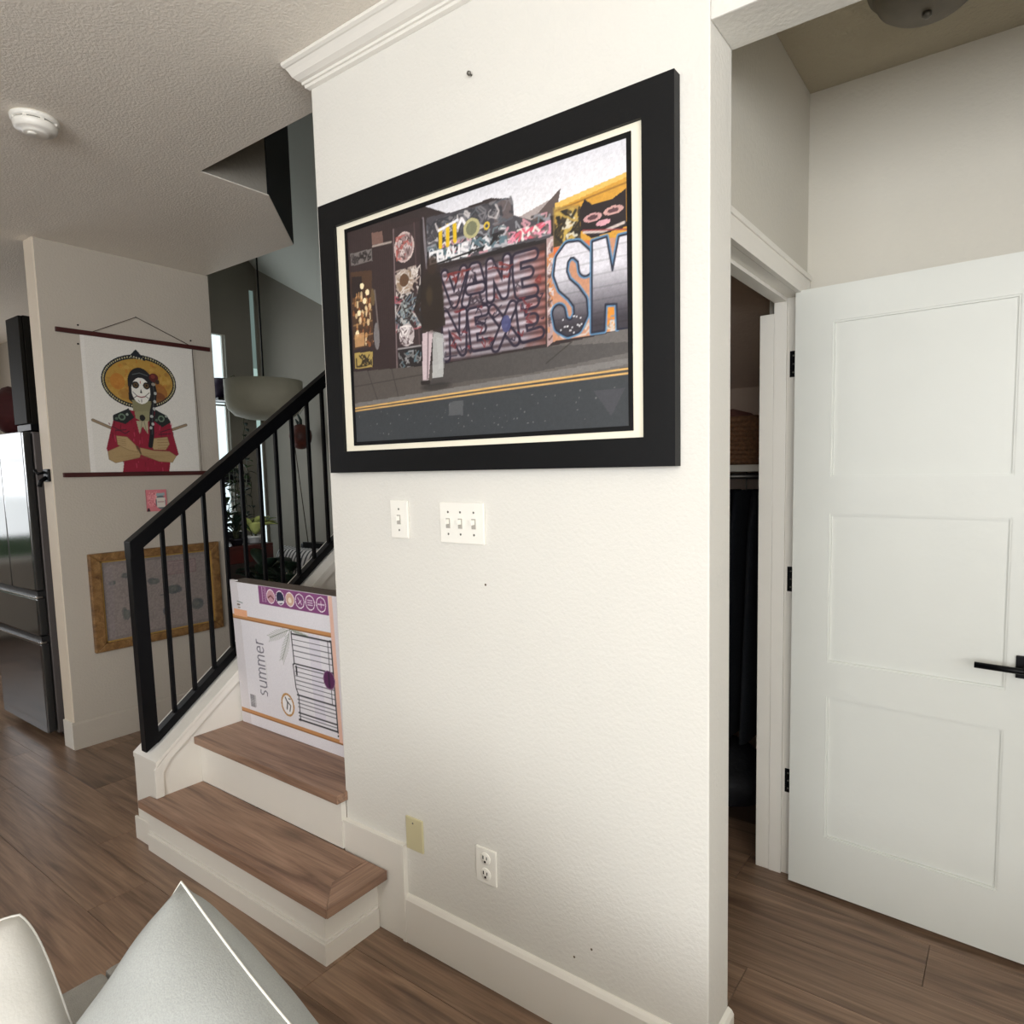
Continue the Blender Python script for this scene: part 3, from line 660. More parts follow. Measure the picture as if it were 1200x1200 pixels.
# yellow building
a.poly([(795, 832), (1000, 880), (1000, 655), (793, 688)], (206, 152, 58)); a.poly([(795, 850), (1000, 885), (1000, 868), (795, 828)], (226, 184, 96)); a.line([(798, 822), (1000, 850)], 4, (150, 106, 44))
a.poly([(790, 838), (868, 820), (868, 700), (790, 694)], (150, 128, 78), .55); a.scrib((796, 868, 695, 812), [(40, 36, 30), (216, 210, 190), (190, 160, 80), (66, 56, 40)], 56, 20, (4, 8), 34)
a.poly([(868, 800), (884, 835), (905, 806), (960, 808), (996, 830), (998, 700), (900, 690), (872, 726)], (34, 26, 30)); a.ell(905, 762, 26, 15, (196, 150, 150)); a.ell(905, 762, 15, 8, (90, 60, 66)); a.ell(962, 768, 27, 15, (200, 156, 150)); a.ell(962, 768, 15, 8, (90, 60, 66))
a.ell(934, 735, 20, 10, (214, 160, 170)); a.line([(880, 718), (934, 704), (990, 716)], 7, (200, 186, 180)); a.line([(876, 726), (1000, 690)], 3, (150, 60, 66))
# orange wall with the two chrome letters
a.poly([(789, 692), (1000, 668), (1000, 346), (783, 341)], (196, 142, 112)); a.poly([(789, 690), (850, 684), (830, 640), (789, 630)], (214, 110, 60)); a.poly([(880, 690), (910, 680), (905, 610), (884, 600)], (216, 120, 66)); a.poly([(930, 440), (965, 440), (965, 350), (932, 350)], (222, 140, 50))
a.scrib((790, 995, 350, 400), [(150, 140, 130), (206, 196, 190), (190, 130, 90)], 22, 20, (4, 7), 35)
def chrome(s):
    g = np.clip((s.y-395)/190, 0, 1)[..., None]; f = (1-.10*(np.sin(s.y/1000*2*math.pi*22) > .9))[..., None]
    return (np.array([58, 54, 62])*(1-g)+np.array([214, 212, 220])*g)*f/255
Sp = [(884, 590), (880, 632), (858, 664), (834, 668), (814, 640), (808, 590), (820, 545), (846, 510), (866, 470), (868, 425), (852, 388), (830, 382), (808, 402), (802, 446)]
a.line(Sp, 52, (96, 140, 176)); a.line(Sp, 44, (30, 34, 52)); a.line(Sp, 34, chrome)
Mp = [(898, 352), (903, 678), (943, 682), (958, 560), (976, 674), (1010, 674), (1010, 347), (970, 350), (968, 440), (938, 445), (934, 352)]
a.line(Mp+[Mp[0]], 13, (96, 140, 176)); a.poly(Mp, chrome); a.line(Mp+[Mp[0]], 5, (30, 34, 52))
for i in range(14): a.ell(R2.uniform(805, 870), R2.uniform(360, 440), 3, 4, (220, 220, 224), .8)
# pavement, kerb, lines, road
def pav(s): 
    g = np.clip((s.x-250)/700, 0, 1)[..., None]; return (np.array([84, 78, 74])*(1-g)+np.array([104, 100, 98])*g)/255
a.poly([(0, 342), (395, 317), (765, 324), (1000, 347), (1000, 0), (0, 0)], pav)
a.poly([(395, 320), (765, 326), (1000, 300), (1000, 262), (700, 232), (330, 230)], (62, 60, 60), .55)
for p in (((70, 335), (110, 195)), ((180, 330), (205, 200)), ((0, 270), (330, 285)), ((840, 330), (760, 262))): a.line(list(p), 3, (56, 52, 50))
a.poly([(0, 190), (330, 205), (717, 226), (1000, 243), (1000, 222), (717, 196), (0, 172)], (128, 126, 124), .7)
a.poly([(0, 172), (597, 192), (1000, 212), (1000, 0), (0, 0)], (58, 62, 66)); a.noise(.03, 3)
a.line([(0, 166), (597, 193), (1000, 206)], 5, (222, 176, 104)); a.line([(0, 153), (597, 178), (1000, 190)], 5, (214, 170, 104))
a.poly([(415, 150), (470, 152), (468, 90), (412, 92)], (120, 120, 122), .45); a.poly([(900, 140), (990, 140), (950, 40)], (92, 88, 96), .35)
for i in range(60): a.ell(R2.uniform(10, 990), R2.uniform(10, 150), R2.uniform(1, 3), R2.uniform(1, 4), (140, 140, 140), .6)
# blurred passer-by
a.ell(366, 225, 70, 20, (30, 28, 28), .5, soft=.6)
a.poly([(318, 480), (362, 470), (336, 256), (312, 256)], (206, 188, 192), .95); a.poly([(361, 465), (402, 444), (396, 262), (352, 262)], (196, 198, 196), .8); a.poly([(372, 440), (410, 420), (402, 300), (380, 300)], (190, 192, 190), .4)
a.line([(342, 470), (332, 262)], 5, (120, 104, 108)); a.line([(310, 248), (338, 246)], 13, (40, 34, 34)); a.line([(345, 242), (430, 250)], 8, (70, 66, 64), .8)
a.ell(360, 600, 52, 150, (46, 38, 34), .95, soft=.35); a.ell(366, 745, 24, 44, (58, 44, 38), .85, soft=.5); a.poly([(322, 690), (400, 690), (412, 480), (318, 462)], (44, 36, 32), .93); a.ell(352, 620, 16, 50, (84, 70, 46), .45, soft=.8); a.line([(318, 660), (296, 570), (318, 520)], 20, (40, 34, 32), .9)
a.noise(.03, 1)
a.sheet('photo_print', PRINT, (IX0, YW-.0178, IZ0), (IX1-IX0, 0, 0), (0, 0, IZ1-IZ0), fp)

# ============================================================ CATRINA-STYLE POSTER on rods, map, small print
XP = -3.744
po = thing('hanging_poster', 'white poster of a painted-face woman in a sombrero hung between two dark wood rods', 'poster', (XP, 1.65, 1.34))
PY0, PY1, PZ0, PZ1 = 1.395, 1.930, 1.350, 2.026
c = Canvas(240, 300, (222, 219, 212)); c.asp = (PZ1-PZ0)/(PY1-PY0)
U0, U1, V0, V1 = 1.42, 1.915, 1.35, 2.02
def q(pts): return [((U0+u/1000*(U1-U0)-PY0)/(PY1-PY0)*1000, (V0+v/1000*(V1-V0)-PZ0)/(PZ1-PZ0)*1000) for u, v in pts]
def qe(u, v, ru, rv, col, al=1, rot=0):
    (x, y_), = q([(u, v)]); c.ell(x, y_, ru*(U1-U0)/(PY1-PY0), rv*(V1-V0)/(PZ1-PZ0), col, al, rot)
SKIN, SK2 = (168, 142, 100), (122, 98, 66)
# sticks behind
for p in ([(5, 392), (190, 330)], [(720, 330), (912, 384)]): c.line(q(p), 26, (70, 56, 42)); c.line(q(p), 19, (150, 130, 104))
# hat: tilted brim
qe(470, 700, 365, 206, (24, 30, 34), 1, .03)
for t in range(84):
    ang = t*2*math.pi/84; x, y_ = 347*math.cos(ang), 190*math.sin(ang); cr_, sr_ = math.cos(.03), math.sin(.03)
    qe(470+x*cr_-y_*sr_, 700+x*sr_+y_*cr_, 6, 7, (186, 178, 140))
qe(470, 700, 328, 174, (176, 138, 62), 1, .03)
R3 = random.Random(4)
for i in range(150):
    t, rr = R3.uniform(0, 6.28), R3.uniform(.3, .95); x, y_ = 320*rr*math.cos(t), 168*rr*math.sin(t)
    qe(470+x, 700+y_+x*.03, R3.uniform(8, 26), R3.uniform(6, 18), R3.choice([(196, 156, 78), (166, 118, 48), (180, 100, 40), (204, 172, 92), (140, 98, 50)]), .35)
qe(255, 690, 70, 60, (186, 104, 36), .5); qe(650, 640, 90, 60, (132, 70, 34), .55, -.4); qe(640, 590, 70, 40, (96, 48, 30), .6); qe(330, 600, 80, 40, (150, 104, 50), .5)
c.poly(q([(372, 882), (449, 945), (545, 868), (520, 866), (440, 885)]), (22, 28, 38))
for x in range(5): qe(400+x*26, 888-x*3, 6, 7, (200, 196, 170))
# hair, face
qe(470, 690, 122, 118, (24, 24, 28)); c.poly(q([(355, 690), (350, 560), (400, 520), (560, 520), (600, 680)]), (26, 25, 28))
c.poly(q([(379, 560), (560, 560), (590, 440), (500, 385), (380, 440)]), (132, 128, 96))
qe(472, 632, 92, 100, (232, 230, 222)); c.poly(q([(385, 720), (470, 738), (560, 716), (585, 760), (470, 800), (370, 760)]), (28, 28, 32)); c.line(q([(400, 752), (470, 768), (545, 752)]), 8, (92, 96, 98))
for x in (424, 530): qe(x, 674, 34, 27, (30, 28, 28)); qe(x, 674, 22, 17, (92, 68, 40)); qe(x, 674, 10, 8, (20, 18, 18))
c.poly(q([(462, 618), (472, 646), (484, 618), (474, 612)]), (24, 22, 22)); c.line(q([(432, 590), (470, 582), (508, 590)]), 9, (122, 34, 38)); c.line(q([(392, 620), (430, 592), (400, 575)]), 5, (40, 38, 38)); c.line(q([(552, 622), (512, 594), (542, 578)]), 5, (40, 38, 38)); c.line(q([(472, 566), (472, 545)]), 4, (50, 46, 46)); c.line(q([(440, 560), (450, 548)]), 4, (60, 56, 56)); c.line(q([(472, 705), (472, 690)]), 5, (170, 60, 50))
# shirt
c.poly(q([(202, 430), (339, 483), (420, 470), (560, 476), (615, 486), (740, 420), (770, 298), (812, 145), (720, 90), (700, 4), (240, 4), (258, 84), (126, 130), (106, 185), (160, 330)]), (138, 24, 48))
for i in range(90):
    x, y_ = R3.uniform(150, 770), R3.uniform(10, 420)
    if 250 < x < 700 or y_ > 170: c.line(q([(x, y_), (x+R3.uniform(-8, 8), y_+R3.uniform(-50, 40))]), R3.uniform(4, 9), R3.choice([(168, 40, 70), (100, 14, 34), (190, 66, 94), (80, 12, 30), (120, 20, 42)]), .75)
c.poly(q([(395, 470), (548, 480), (565, 430), (500, 380), (400, 420)]), (142, 138, 104)); c.poly(q([(405, 400), (520, 404), (512, 300), (462, 360), (428, 300)]), (172, 164, 136)); c.line(q([(460, 400), (440, 310)]), 5, (110, 104, 84)); c.line(q([(480, 400), (500, 310)]), 5, (110, 104, 84))
qe(466, 425, 28, 24, (24, 22, 22))
for Y_, cx in (([(190, 436), (339, 493), (390, 427), (300, 372), (185, 396)], 270), ([(600, 495), (716, 450), (752, 400), (660, 358), (578, 405)], 655)):
    c.poly(q(Y_), (26, 32, 32)); qe(cx, 425, 34, 26, (104, 124, 104)); qe(cx, 425, 20, 15, (34, 44, 40)); qe(cx+52, 446, 12, 10, (150, 160, 150)); qe(cx-50, 412, 14, 10, (86, 104, 90))
for p in ([(180, 350), (290, 300), (330, 320)], [(200, 320), (300, 330)], [(640, 320), (740, 345)], [(620, 300), (740, 310)]): c.line(q(p), 8, (46, 26, 36), .8)
# crossed arms
for poly_ in ([(117, 165), (230, 205), (347, 196), (440, 170), (410, 118), (180, 78), (122, 105)], [(420, 195), (560, 172), (716, 168), (785, 132), (740, 80), (604, 88), (430, 140)]): c.poly(q(poly_), SKIN); c.line(q(poly_+[poly_[0]]), 4, SK2)
for poly_ in ([(205, 282), (306, 275), (380, 214), (400, 160), (310, 176), (212, 214)], [(560, 268), (705, 282), (722, 226), (680, 180), (555, 180), (540, 214)]): c.poly(q(poly_), (176, 150, 108)); c.line(q(poly_+[poly_[0]]), 4, SK2)
for k in range(4): c.line(q([(600, 258-k*22), (706, 262-k*22)]), 4, SK2); c.line(q([(216, 262-k*16), (290, 252-k*14)]), 3, SK2)
for i in range(26): c.line(q([(R3.uniform(150, 720), R3.uniform(100, 160)), (R3.uniform(150, 720), R3.uniform(100, 160))]), 3, SK2, .22)
c.line(q([(395, 205), (425, 150)]), 14, (84, 66, 44))
# braid, flower
c.line(q([(585, 740), (606, 640), (590, 540), (565, 470), (556, 400), (550, 300), (528, 210)]), 42, (20, 20, 24)); c.line(q([(590, 720), (604, 600), (570, 460), (552, 300)]), 6, (70, 74, 80))
for v, x in ((620, 612), (556, 602), (500, 590), (440, 560), (380, 566), (350, 545)): qe(x, v, 15, 12, (176, 180, 176))
qe(608, 742, 46, 34, (86, 30, 28)); qe(600, 750, 22, 16, (124, 52, 44)); qe(640, 712, 24, 18, (60, 40, 32)); qe(600, 690, 20, 12, (150, 144, 132))
c.poly([(0, 0), (42, 0), (30, 1000), (0, 1000)], (232, 229, 224), .6); c.noise(.03)
c.sheet('poster_sheet', PAPER, (XP+.006, PY0, PZ0), (0, PY1-PY0, 0), (0, 0, PZ1-PZ0), po)
box('poster_back', XP+.0045, XP+.0057, PY0, PY1, PZ0, PZ1, mat('poster_paper', (222, 219, 212), .8), po)
def rod(z, y0, y1, t):
    o = multibox('rod', [(XP+.002, XP+.016, y0, y1, z-.011, z+.011)], ROD, po, .002); return o
rod(2.032, 1.295, 2.028, 0); rod(1.345, 1.277, 1.965, 0)
tube('hanging_cord', [(XP+.009, 1.45, 2.042), (XP+.006, 1.655, 2.147), (XP+.009, 1.915, 2.042)], .0018, CORD, po, 6)
tube('hanging_cord', [(XP+.0175, 1.926, 2.03), (XP+.0175, 1.934, 1.70), (XP+.0175, 1.936, 1.355)], .0016, CORD, po, 6)
tag(lathe('picture_nail', [(0, 0), (.003, 0), (.004, .006), (0, .008)], SCREW, (XP+.001, 1.655, 2.147), None, 8, 0), 'small nail carrying the cord of the sombrero poster', 'nail')
for i, (y, z, l) in enumerate(((1.392, 2.066, 'dark pin above the left end of the top poster rod'), (1.929, 2.068, 'dark pin above the right end of the top poster rod'), (1.386, 1.976, 'dark pin below the left end of the top poster rod'))):
    tag(lathe('wall_pin', [(0, 0), (.004, 0), (.004, .004), (0, .007)], BLACK, (XP+.001, y, z), None, 8, 0), l, 'pin')
# gold framed map
mp = thing('framed_map', 'antique gold wood frame around a faded island map behind the railing', 'picture', (XP, 1.672, .457))
Y0, Y1, Z0, Z1 = 1.348, 1.999, .457, .954
W_ = .050
iy0, iy1, iz0, iz1 = Y0+W_, Y1-W_+.008, Z0+W_-.008, Z1-W_+.008
xb, xf = XP+.001, XP+.028
for P4 in ([(Y0, Z0), (iy0, iz0), (iy0, iz1), (Y0, Z1)], [(Y1, Z0), (Y1, Z1), (iy1, iz1), (iy1, iz0)], [(Y0, Z0), (Y1, Z0), (iy1, iz0), (iy0, iz0)], [(Y0, Z1), (iy0, iz1), (iy1, iz1), (Y1, Z1)]):
    prism('frame_side', P4, 0, xb, xf, GOLD, mp, .005)
multibox('gold_fillet', [(XP+.012, XP+.017, iy0-.001, iy0+.007, iz0, iz1), (XP+.012, XP+.017, iy1-.007, iy1+.001, iz0, iz1), (XP+.012, XP+.017, iy0, iy1, iz0-.001, iz0+.007), (XP+.012, XP+.017, iy0, iy1, iz1-.007, iz1+.001)], GOLDL, mp)
m_ = Canvas(160, 115, (128, 118, 114)); m_.asp = .7
def mq(y, z): return ((y/1000+Y0-iy0)/(iy1-iy0)*1000, (z/1000+Z0-iz0)/(iz1-iz0)*1000)
m_.poly([(40, 50), (960, 50), (960, 950), (40, 950)], (134, 124, 120)); m_.line([(40, 50), (960, 50), (960, 950), (40, 950), (40, 50)], 7, (118, 108, 106))
R4 = random.Random(9)
for (y, z, ry, rz) in ((104, 338, 24, 16), (165, 368, 26, 18), (300, 318, 40, 24), (400, 262, 58, 34), (510, 165, 52, 46), (157, 172, 26, 40), (345, 148, 14, 22), (340, 240, 22, 6)):
    x, v = mq(y, z)
    for k in range(9): m_.ell(x+R4.uniform(-.5, .5)*ry*1.2, v+R4.uniform(-.5, .5)*rz*1.6, ry*R4.uniform(.6, 1), rz*R4.uniform(.9, 1.5), R4.choice([(86, 88, 88), (96, 98, 94), (78, 82, 84)]), .7)
    m_.ell(x, v, ry*.6, rz*.8, (106, 106, 100), .6)
P1, P2 = mq(363, 412), mq(520, 342)
m_.poly([P1, (P2[0], P1[1]), P2, (P1[0], P2[1])], (140, 124, 122)); m_.line([P1, (P2[0], P1[1]), P2, (P1[0], P2[1]), P1], 5, (116, 90, 90))
m_.poly([mq(70, 420), mq(110, 425), mq(100, 60), mq(66, 58)], (134, 124, 124), .6)
for k in range(7): m_.line([mq(372+k*1, 398-k*8), mq(505, 396-k*8)], 3, (112, 96, 94), .7)
for k in range(40): x, y_ = R4.uniform(60, 940), R4.uniform(70, 930); m_.line([(x, y_), (x+R4.uniform(-60, 60), y_+R4.uniform(-60, 60))], 2.5, (124, 116, 116), .5)
m_.noise(.06, 2)
m_.sheet('map_sheet', PAPER, (XP+.009, iy0-.002, iz0-.002), (0, iy1-iy0+.004, 0), (0, 0, iz1-iz0+.004), mp)
# small pink print
pk = thing('small_pink_print', 'small square pink print with a drawn jar pinned under the poster', 'print', (XP, 1.69, 1.148))
p_ = Canvas(60, 66, (206, 120, 128)); p_.asp = 1.1
p_.scrib((60, 520, 200, 900), [(228, 150, 156), (176, 84, 96), (236, 170, 170)], 40, 110, (18, 30), 2)
p_.ell(690, 420, 250, 330, (96, 108, 112)); p_.poly([(500, 180), (900, 180), (920, 620), (490, 620)], (214, 206, 196)); p_.poly([(480, 700), (900, 720), (900, 850), (500, 830)], (150, 168, 172)); p_.line([(560, 430), (840, 430)], 60, (180, 150, 146)); p_.poly([(0, 0), (160, 0), (110, 160), (30, 150)], (60, 40, 46))
p_.sheet('print_face', PAPER, (XP+.006, 1.641, 1.146), (0, .102, 0), (0, 0, .114), pk)
box('print_card', XP+.001, XP+.0057, 1.641, 1.743, 1.146, 1.26, mat('card_edge_pink', (150, 60, 76), .7), pk)
# black hook on the partition end
hk = thing('wall_hook', 'small black hook fixed on the pale end of the partition', 'hook', (-3.79, 1.226, 1.30))
box('hook_plate', -3.815, -3.755, 1.222, 1.2335, 1.315, 1.375, BLACK, hk, .004)
bm = bmesh.new(); bm_tube(bm, [(-3.80, 1.222, 1.36), (-3.805, 1.200, 1.352), (-3.81, 1.190, 1.372)], .007, 8); bm_tube(bm, [(-3.775, 1.222, 1.335), (-3.772, 1.198, 1.318), (-3.768, 1.190, 1.294), (-3.770, 1.186, 1.30)], .010, 8)
place(mesh_from_bm('hook_arm', bm, BLACK, None, True), hk)

# ============================================================ WALL PLATES, NAIL
def plate(name, label, cat, x0, x1, z0, z1, m, group=None):
    t = thing(name, label, cat, ((x0+x1)/2, YW, z0), group)
    box('cover_plate', x0, x1, YW-.007, YW-.0008, z0, z1, m, t, .0025); return t
def screw(t, x, z): lathe('screw', [(0, -.0082), (.0028, -.0078), (.003, -.0065), (.003, -.006)], SCREW, (x, YW, z), t, 8, 1)
def toggle(t, x, z):
    multibox('switch_slot', [(x-.0065, x+.0065, YW-.0085, YW-.0068, z-.0125, z+.0125)], PLASTD, t)
    multibox('toggle', [(x-.0045, x+.0045, YW-.020, YW-.0087, z-.002, z+.010)], PLAST, t, .001)
t = plate('light_switch', 'single white toggle switch plate below the frame', 'switch', -1.375, -1.309, 1.153, 1.254, PLAST); toggle(t, -1.342, 1.203); screw(t, -1.342, 1.231); screw(t, -1.342, 1.175)
t = plate('triple_light_switch', 'wide white plate with three toggle switches', 'switch', -1.192, -1.046, 1.149, 1.251, PLAST)
for x in (-1.163, -1.122, -1.078): toggle(t, x, 1.199); screw(t, x, 1.227); screw(t, x, 1.172)
t = plate('blank_wall_plate', 'blank almond wall plate left of the outlet', 'plate', -1.365, -1.300, .280, .374, BEIGEP); screw(t, -1.336, .359)
t = plate('wall_outlet', 'white double power outlet above the baseboard', 'outlet', -1.106, -1.039, .277, .371, PLAST)
for z in (.345, .304):
    lathe('socket_face', [(0, -.0095), (.0150, -.0095), (.0162, -.0085), (.0162, -.007)], PLAST, (-1.0725, YW, z), t, 20, 1)
    multibox('socket_slots', [(-1.0800, -1.0770, YW-.0102, YW-.0094, z-.001, z+.008), (-1.0680, -1.0655, YW-.0102, YW-.0094, z-.001, z+.007), (-1.0755, -1.0700, YW-.0102, YW-.0094, z-.0105, z-.005)], BLACK, t)
tag(lathe('wall_screw', [(0, -.014), (.0045, -.013), (.0055, -.009), (.002, -.008), (.002, -.001), (0, 0)], SCREW, (-1.049, YW, 2.226), None, 12, 1), 'bare screw left in the wall above the framed picture', 'screw')
for i, (x, z, l) in enumerate(((-1.052, 1.051, 'tiny nail hole below the triple switch plate'), (-.811, .187, 'dark scuffed plug hole low on the wall above the baseboard'), (-.763, .226, 'fainter small hole right of the scuffed one'))):
    tag(lathe('nail_hole', [(0, -.0012), (.0028 if i else .0022, -.0010), (.0032, -.0004), (0, -.0002)], mat('nail_hole_shadow', (96, 84, 70), .9), (x, YW, z), None, 8, 1), l, 'hole')

# smoke detector
sd = thing('smoke_detector', 'round white smoke detector on the ceiling', 'smoke detector', (-2.525, .868, ZC))
lathe('mounting_base', [(0, -.0005), (.062, -.0005), (.064, -.004), (.062, -.014), (.056, -.016)], PLAST, (-2.525, .868, ZC), sd, 40)
lathe('vent_gap', [(.054, -.0155), (.054, -.0195)], GAPM, (-2.525, .868, ZC), sd, 40)
lathe('detector_body', [(0, -.019), (.0575, -.019), (.058, -.024), (.055, -.036), (.049, -.041), (.036, -.042), (.034, -.047), (.030, -.049), (0, -.049)], PLAST, (-2.525, .868, ZC), sd, 40)
lathe('test_button', [(.012, -.0492), (.012, -.053), (.009, -.0545), (0, -.0545)], PLAST, (-2.520, .856, ZC), sd, 20)
for k in range(8):
    t_ = k*math.pi/4; multibox('vent_slot_bridge', [(-2.525+.056*math.cos(t_)-.004, -2.525+.056*math.cos(t_)+.004, .868+.056*math.sin(t_)-.004, .868+.056*math.sin(t_)+.004, ZC-.021, ZC-.0145)], PLAST, sd)

# alcove dome light
dl = thing('dome_light', 'round flush dome light on the alcove ceiling', 'ceiling light', (-.205, 1.835, ZC-.002))
lathe('light_base', [(0, -.001), (.125, -.001), (.128, -.006), (.125, -.018), (0, -.018)], mat('dull_pewter', (120, 114, 100), .45, .5), (-.205, 1.835, ZC-.002), dl, 40)
lathe('glass_dome', [(.112, -.019), (.112, -.032), (.102, -.052), (.082, -.068), (.055, -.079), (.02, -.084), (0, -.0845)], mat('frosted_glass_off', (104, 97, 84), .45, var=.12, vscale=20), (-.205, 1.835, ZC-.002), dl, 40)
lathe('finial', [(.010, -.085), (.010, -.092), (.005, -.097), (0, -.098)], SCREW, (-.205, 1.835, ZC-.002), dl, 16)

# ============================================================ ALCOVE DOOR, CASING
cas = sempty('trim_3', (XA, 1.8, 0), 'white door casing and jamb of the closet doorway', 'door frame')
HZ = 1.843
multibox('head_casing', [(XA+.0002, XA+.013, 1.38, 2.17, HZ-.0115, HZ+.052), (XA+.0005, XA+.018, 1.38, 2.17, HZ+.040, HZ+.054), (XA+.0005, XA+.016, 1.4405, 2.112, HZ-.0135, HZ+.006)], TRIM, cas, .001)
multibox('side_casing', [(XA+.0005, XA+.013, 2.118, 2.17, 0, HZ-.0128), (XA+.0005, XA+.018, 2.158, 2.172, 0, HZ-.0128)], TRIM, cas, .001)
multibox('side_casing', [(XA+.0002, XA+.013, 1.382, 1.434, 0, HZ-.0128)], TRIM, cas, .001)
multibox('jamb', [(-.624, XA-.0005, 2.112, 2.1245, 0, HZ-.0005)], TRIM, cas)
multibox('jamb', [(-.624, XA-.0005, 1.4405, 1.452, 0, HZ-.0005)], TRIM, cas)
multibox('head_jamb', [(-.624, XA-.0005, 1.4525, 2.1115, HZ-.013, HZ-.0005)], TRIM, cas)
multibox('door_stop', [(-.624, -.586, 2.102, 2.1115, 0, HZ-.0135), (-.624, -.586, 1.453, 2.1015, HZ-.024, HZ-.0135)], TRIM, cas, .001)
# closet-side casing seen past the jamb (it stops short of the head)
multibox('closet_side_casing', [(-.668, -.6245, 2.104, 2.165, 0, HZ-.055)], TRIM, cas, .002)

dr = sempty('door_1', (-.551, 2.083, 0.006), 'white three-panel door standing open against the alcove wall', 'door')
DX = -.551; DW = .665; DT = .034; DZ0, DZ1 = .012, 1.834
O = Vector((DX, 2.083, .006))
def dbox(name, b, m, par, bev=0.0):
    return multibox(name, b, m, par, bev)
px0, px1 = DX+.108, DX+.108+.441
rows = [(.190, .632), (.738, 1.182), (1.290, 1.734)]
yfr, ybk = 2.063, 2.063+DT
xs1 = DX+DW
leaf = [(DX+.002, px0, yfr, ybk, DZ0, DZ1), (px1, xs1, yfr, ybk, DZ0, DZ1)]
zz_ = [DZ0] + [v for r_ in rows for v in r_] + [DZ1]
for k in range(0, 8, 2): leaf.append((px0, px1, yfr, ybk, zz_[k], zz_[k+1]))
dbox('door_leaf', leaf, DOORW, dr)
for z0_, z1_ in rows:
    pn = dbox('door_panel', [(px0, px1, yfr+.009, ybk-.009, z0_, z1_)], DOORW, dr)
    dbox('panel_bead', [(px0, px0+.005, yfr+.003, yfr+.009, z0_, z1_), (px1-.005, px1, yfr+.003, yfr+.009, z0_, z1_), (px0+.005, px1-.005, yfr+.003, yfr+.009, z0_, z0_+.005), (px0+.005, px1-.005, yfr+.003, yfr+.009, z1_-.005, z1_)], DOORW, pn)
for z in (.316, .971, 1.632):
    h = dbox('hinge', [(DX-.028, DX-.0015, 2.1085, 2.1118, z-.039, z+.039)], BLACK, dr)
    tube('hinge_knuckle', [(DX-.002, 2.104, z-.040), (DX-.002, 2.104, z+.040)], .0055, BLACK, h, 10)
    for dz in (-.025, .0, .025): lathe('hinge_screw', [(0, 2.1072-2.11), (.003, 2.1076-2.11), (.003, 2.1084-2.11)], SCREW, (DX-.017, 2.11, z+dz), h, 8, 1)
hx, hz = .045, .806
hd = dbox('door_handle', [(hx-.027, hx+.027, yfr-.0085, yfr-.0005, hz-.030, hz+.028)], BLACK, dr, .0015)
bm = bmesh.new(); bm_tube(bm, [(hx, yfr-.009, hz), (hx, yfr-.050, hz)], .010, 14); bm_tube(bm, [(hx+.008, yfr-.050, hz), (hx-.02, yfr-.052, hz), (hx-.112, yfr-.052, hz+.001)], .0078, 14)
place(mesh_from_bm('lever', bm, BLACK, None, True), hd)
dr.rotation_euler = (0, 0, math.radians(-3.0))

# closet contents
sh_ = tag(box('closet_shelf', -1.53, -.70, 2.40, 2.855, 1.305, 1.330, mat('shelf_white', (200, 196, 186), .5), None, .002), 'pale shelf inside the dark closet', 'shelf')
def wicker(name, loc, w_, d, h, label):
    t = thing(name, label, 'basket', loc)
    M1 = mat('wicker', (120, 84, 56), .7, bump=.003, bscale=160, var=.3, vscale=90)
    bm = bmesh.new()
    nz = 9
    for k in range(nz):
        z = .012 + k*(h-.03)/(nz-1); e = .86+.14*k/(nz-1)
        c_ = [(-w_/2*e, -d/2*e), (w_/2*e, -d/2*e), (w_/2*e, d/2*e), (-w_/2*e, d/2*e), (-w_/2*e, -d/2*e)]
        bm_tube(bm, [(x, y, z) for x, y in c_], .011, 6)
    bm_box(bm, -w_/2*.86, w_/2*.86, -d/2*.86, d/2*.86, 0, .012)
    o = mesh_from_bm('basket_body', bm, M1, t, True)
    bm = bmesh.new(); c_ = [(-w_/2, -d/2), (w_/2, -d/2), (w_/2, d/2), (-w_/2, d/2), (-w_/2, -d/2)]; bm_tube(bm, [(x, y, h) for x, y in c_], .013, 8); mesh_from_bm('basket_rim', bm, M1, t, True)
    return t
wicker('wicker_basket', (-.93, 2.60, 1.3305), .27, .24, .17, 'brown wicker basket on the closet shelf')
def cloth_blob(name, loc, sx, sy, sz, m, label, cat, seed, parent=None):
    bm = bmesh.new(); bmesh.ops.create_icosphere(bm, subdivisions=3, radius=1)
    R5 = random.Random(seed); ph = [R5.uniform(0, 6) for _ in range(6)]
    for v in bm.verts:
        f = 1+.10*math.sin(5*v.co.x+ph[0])*math.sin(4*v.co.y+ph[1])+.07*math.sin(9*v.co.z+ph[2]+3*v.co.x)
        v.co = Vector((v.co.x*sx*f, v.co.y*sy*f, max(-1, v.co.z*1.0)*sz*f))
    mz = min(v.co.z for v in bm.verts)
    for v in bm.verts: v.co.z -= mz
    o = mesh_from_bm(name, bm, m, parent, True); o.location = loc
    return tag(o, label, cat) if label else o
cloth_blob('folded_cloth', (-.93, 2.60, 1.40), .10, .085, .075, mat('rose_cloth', (120, 78, 70), .9, bump=.002), 'crumpled rosy cloth heaped in the closet basket', 'cloth', 3)
cloth_blob('white_cloth', (-.985, 2.54, 1.48), .05, .04, .022, mat('pale_cloth', (196, 190, 186), .9, bump=.002), 'small white cloth draped over the basket rim', 'cloth', 6)
DKC = [(24, 28, 38), (30, 34, 40), (20, 24, 32), (34, 34, 44), (26, 30, 34), (22, 26, 40)]
tag(tube('closet_rail', [(-1.53, 2.60, 1.285), (-.668, 2.60, 1.285)], .012, SCREW, None, 10), 'metal clothes rail under the closet shelf', 'rail')
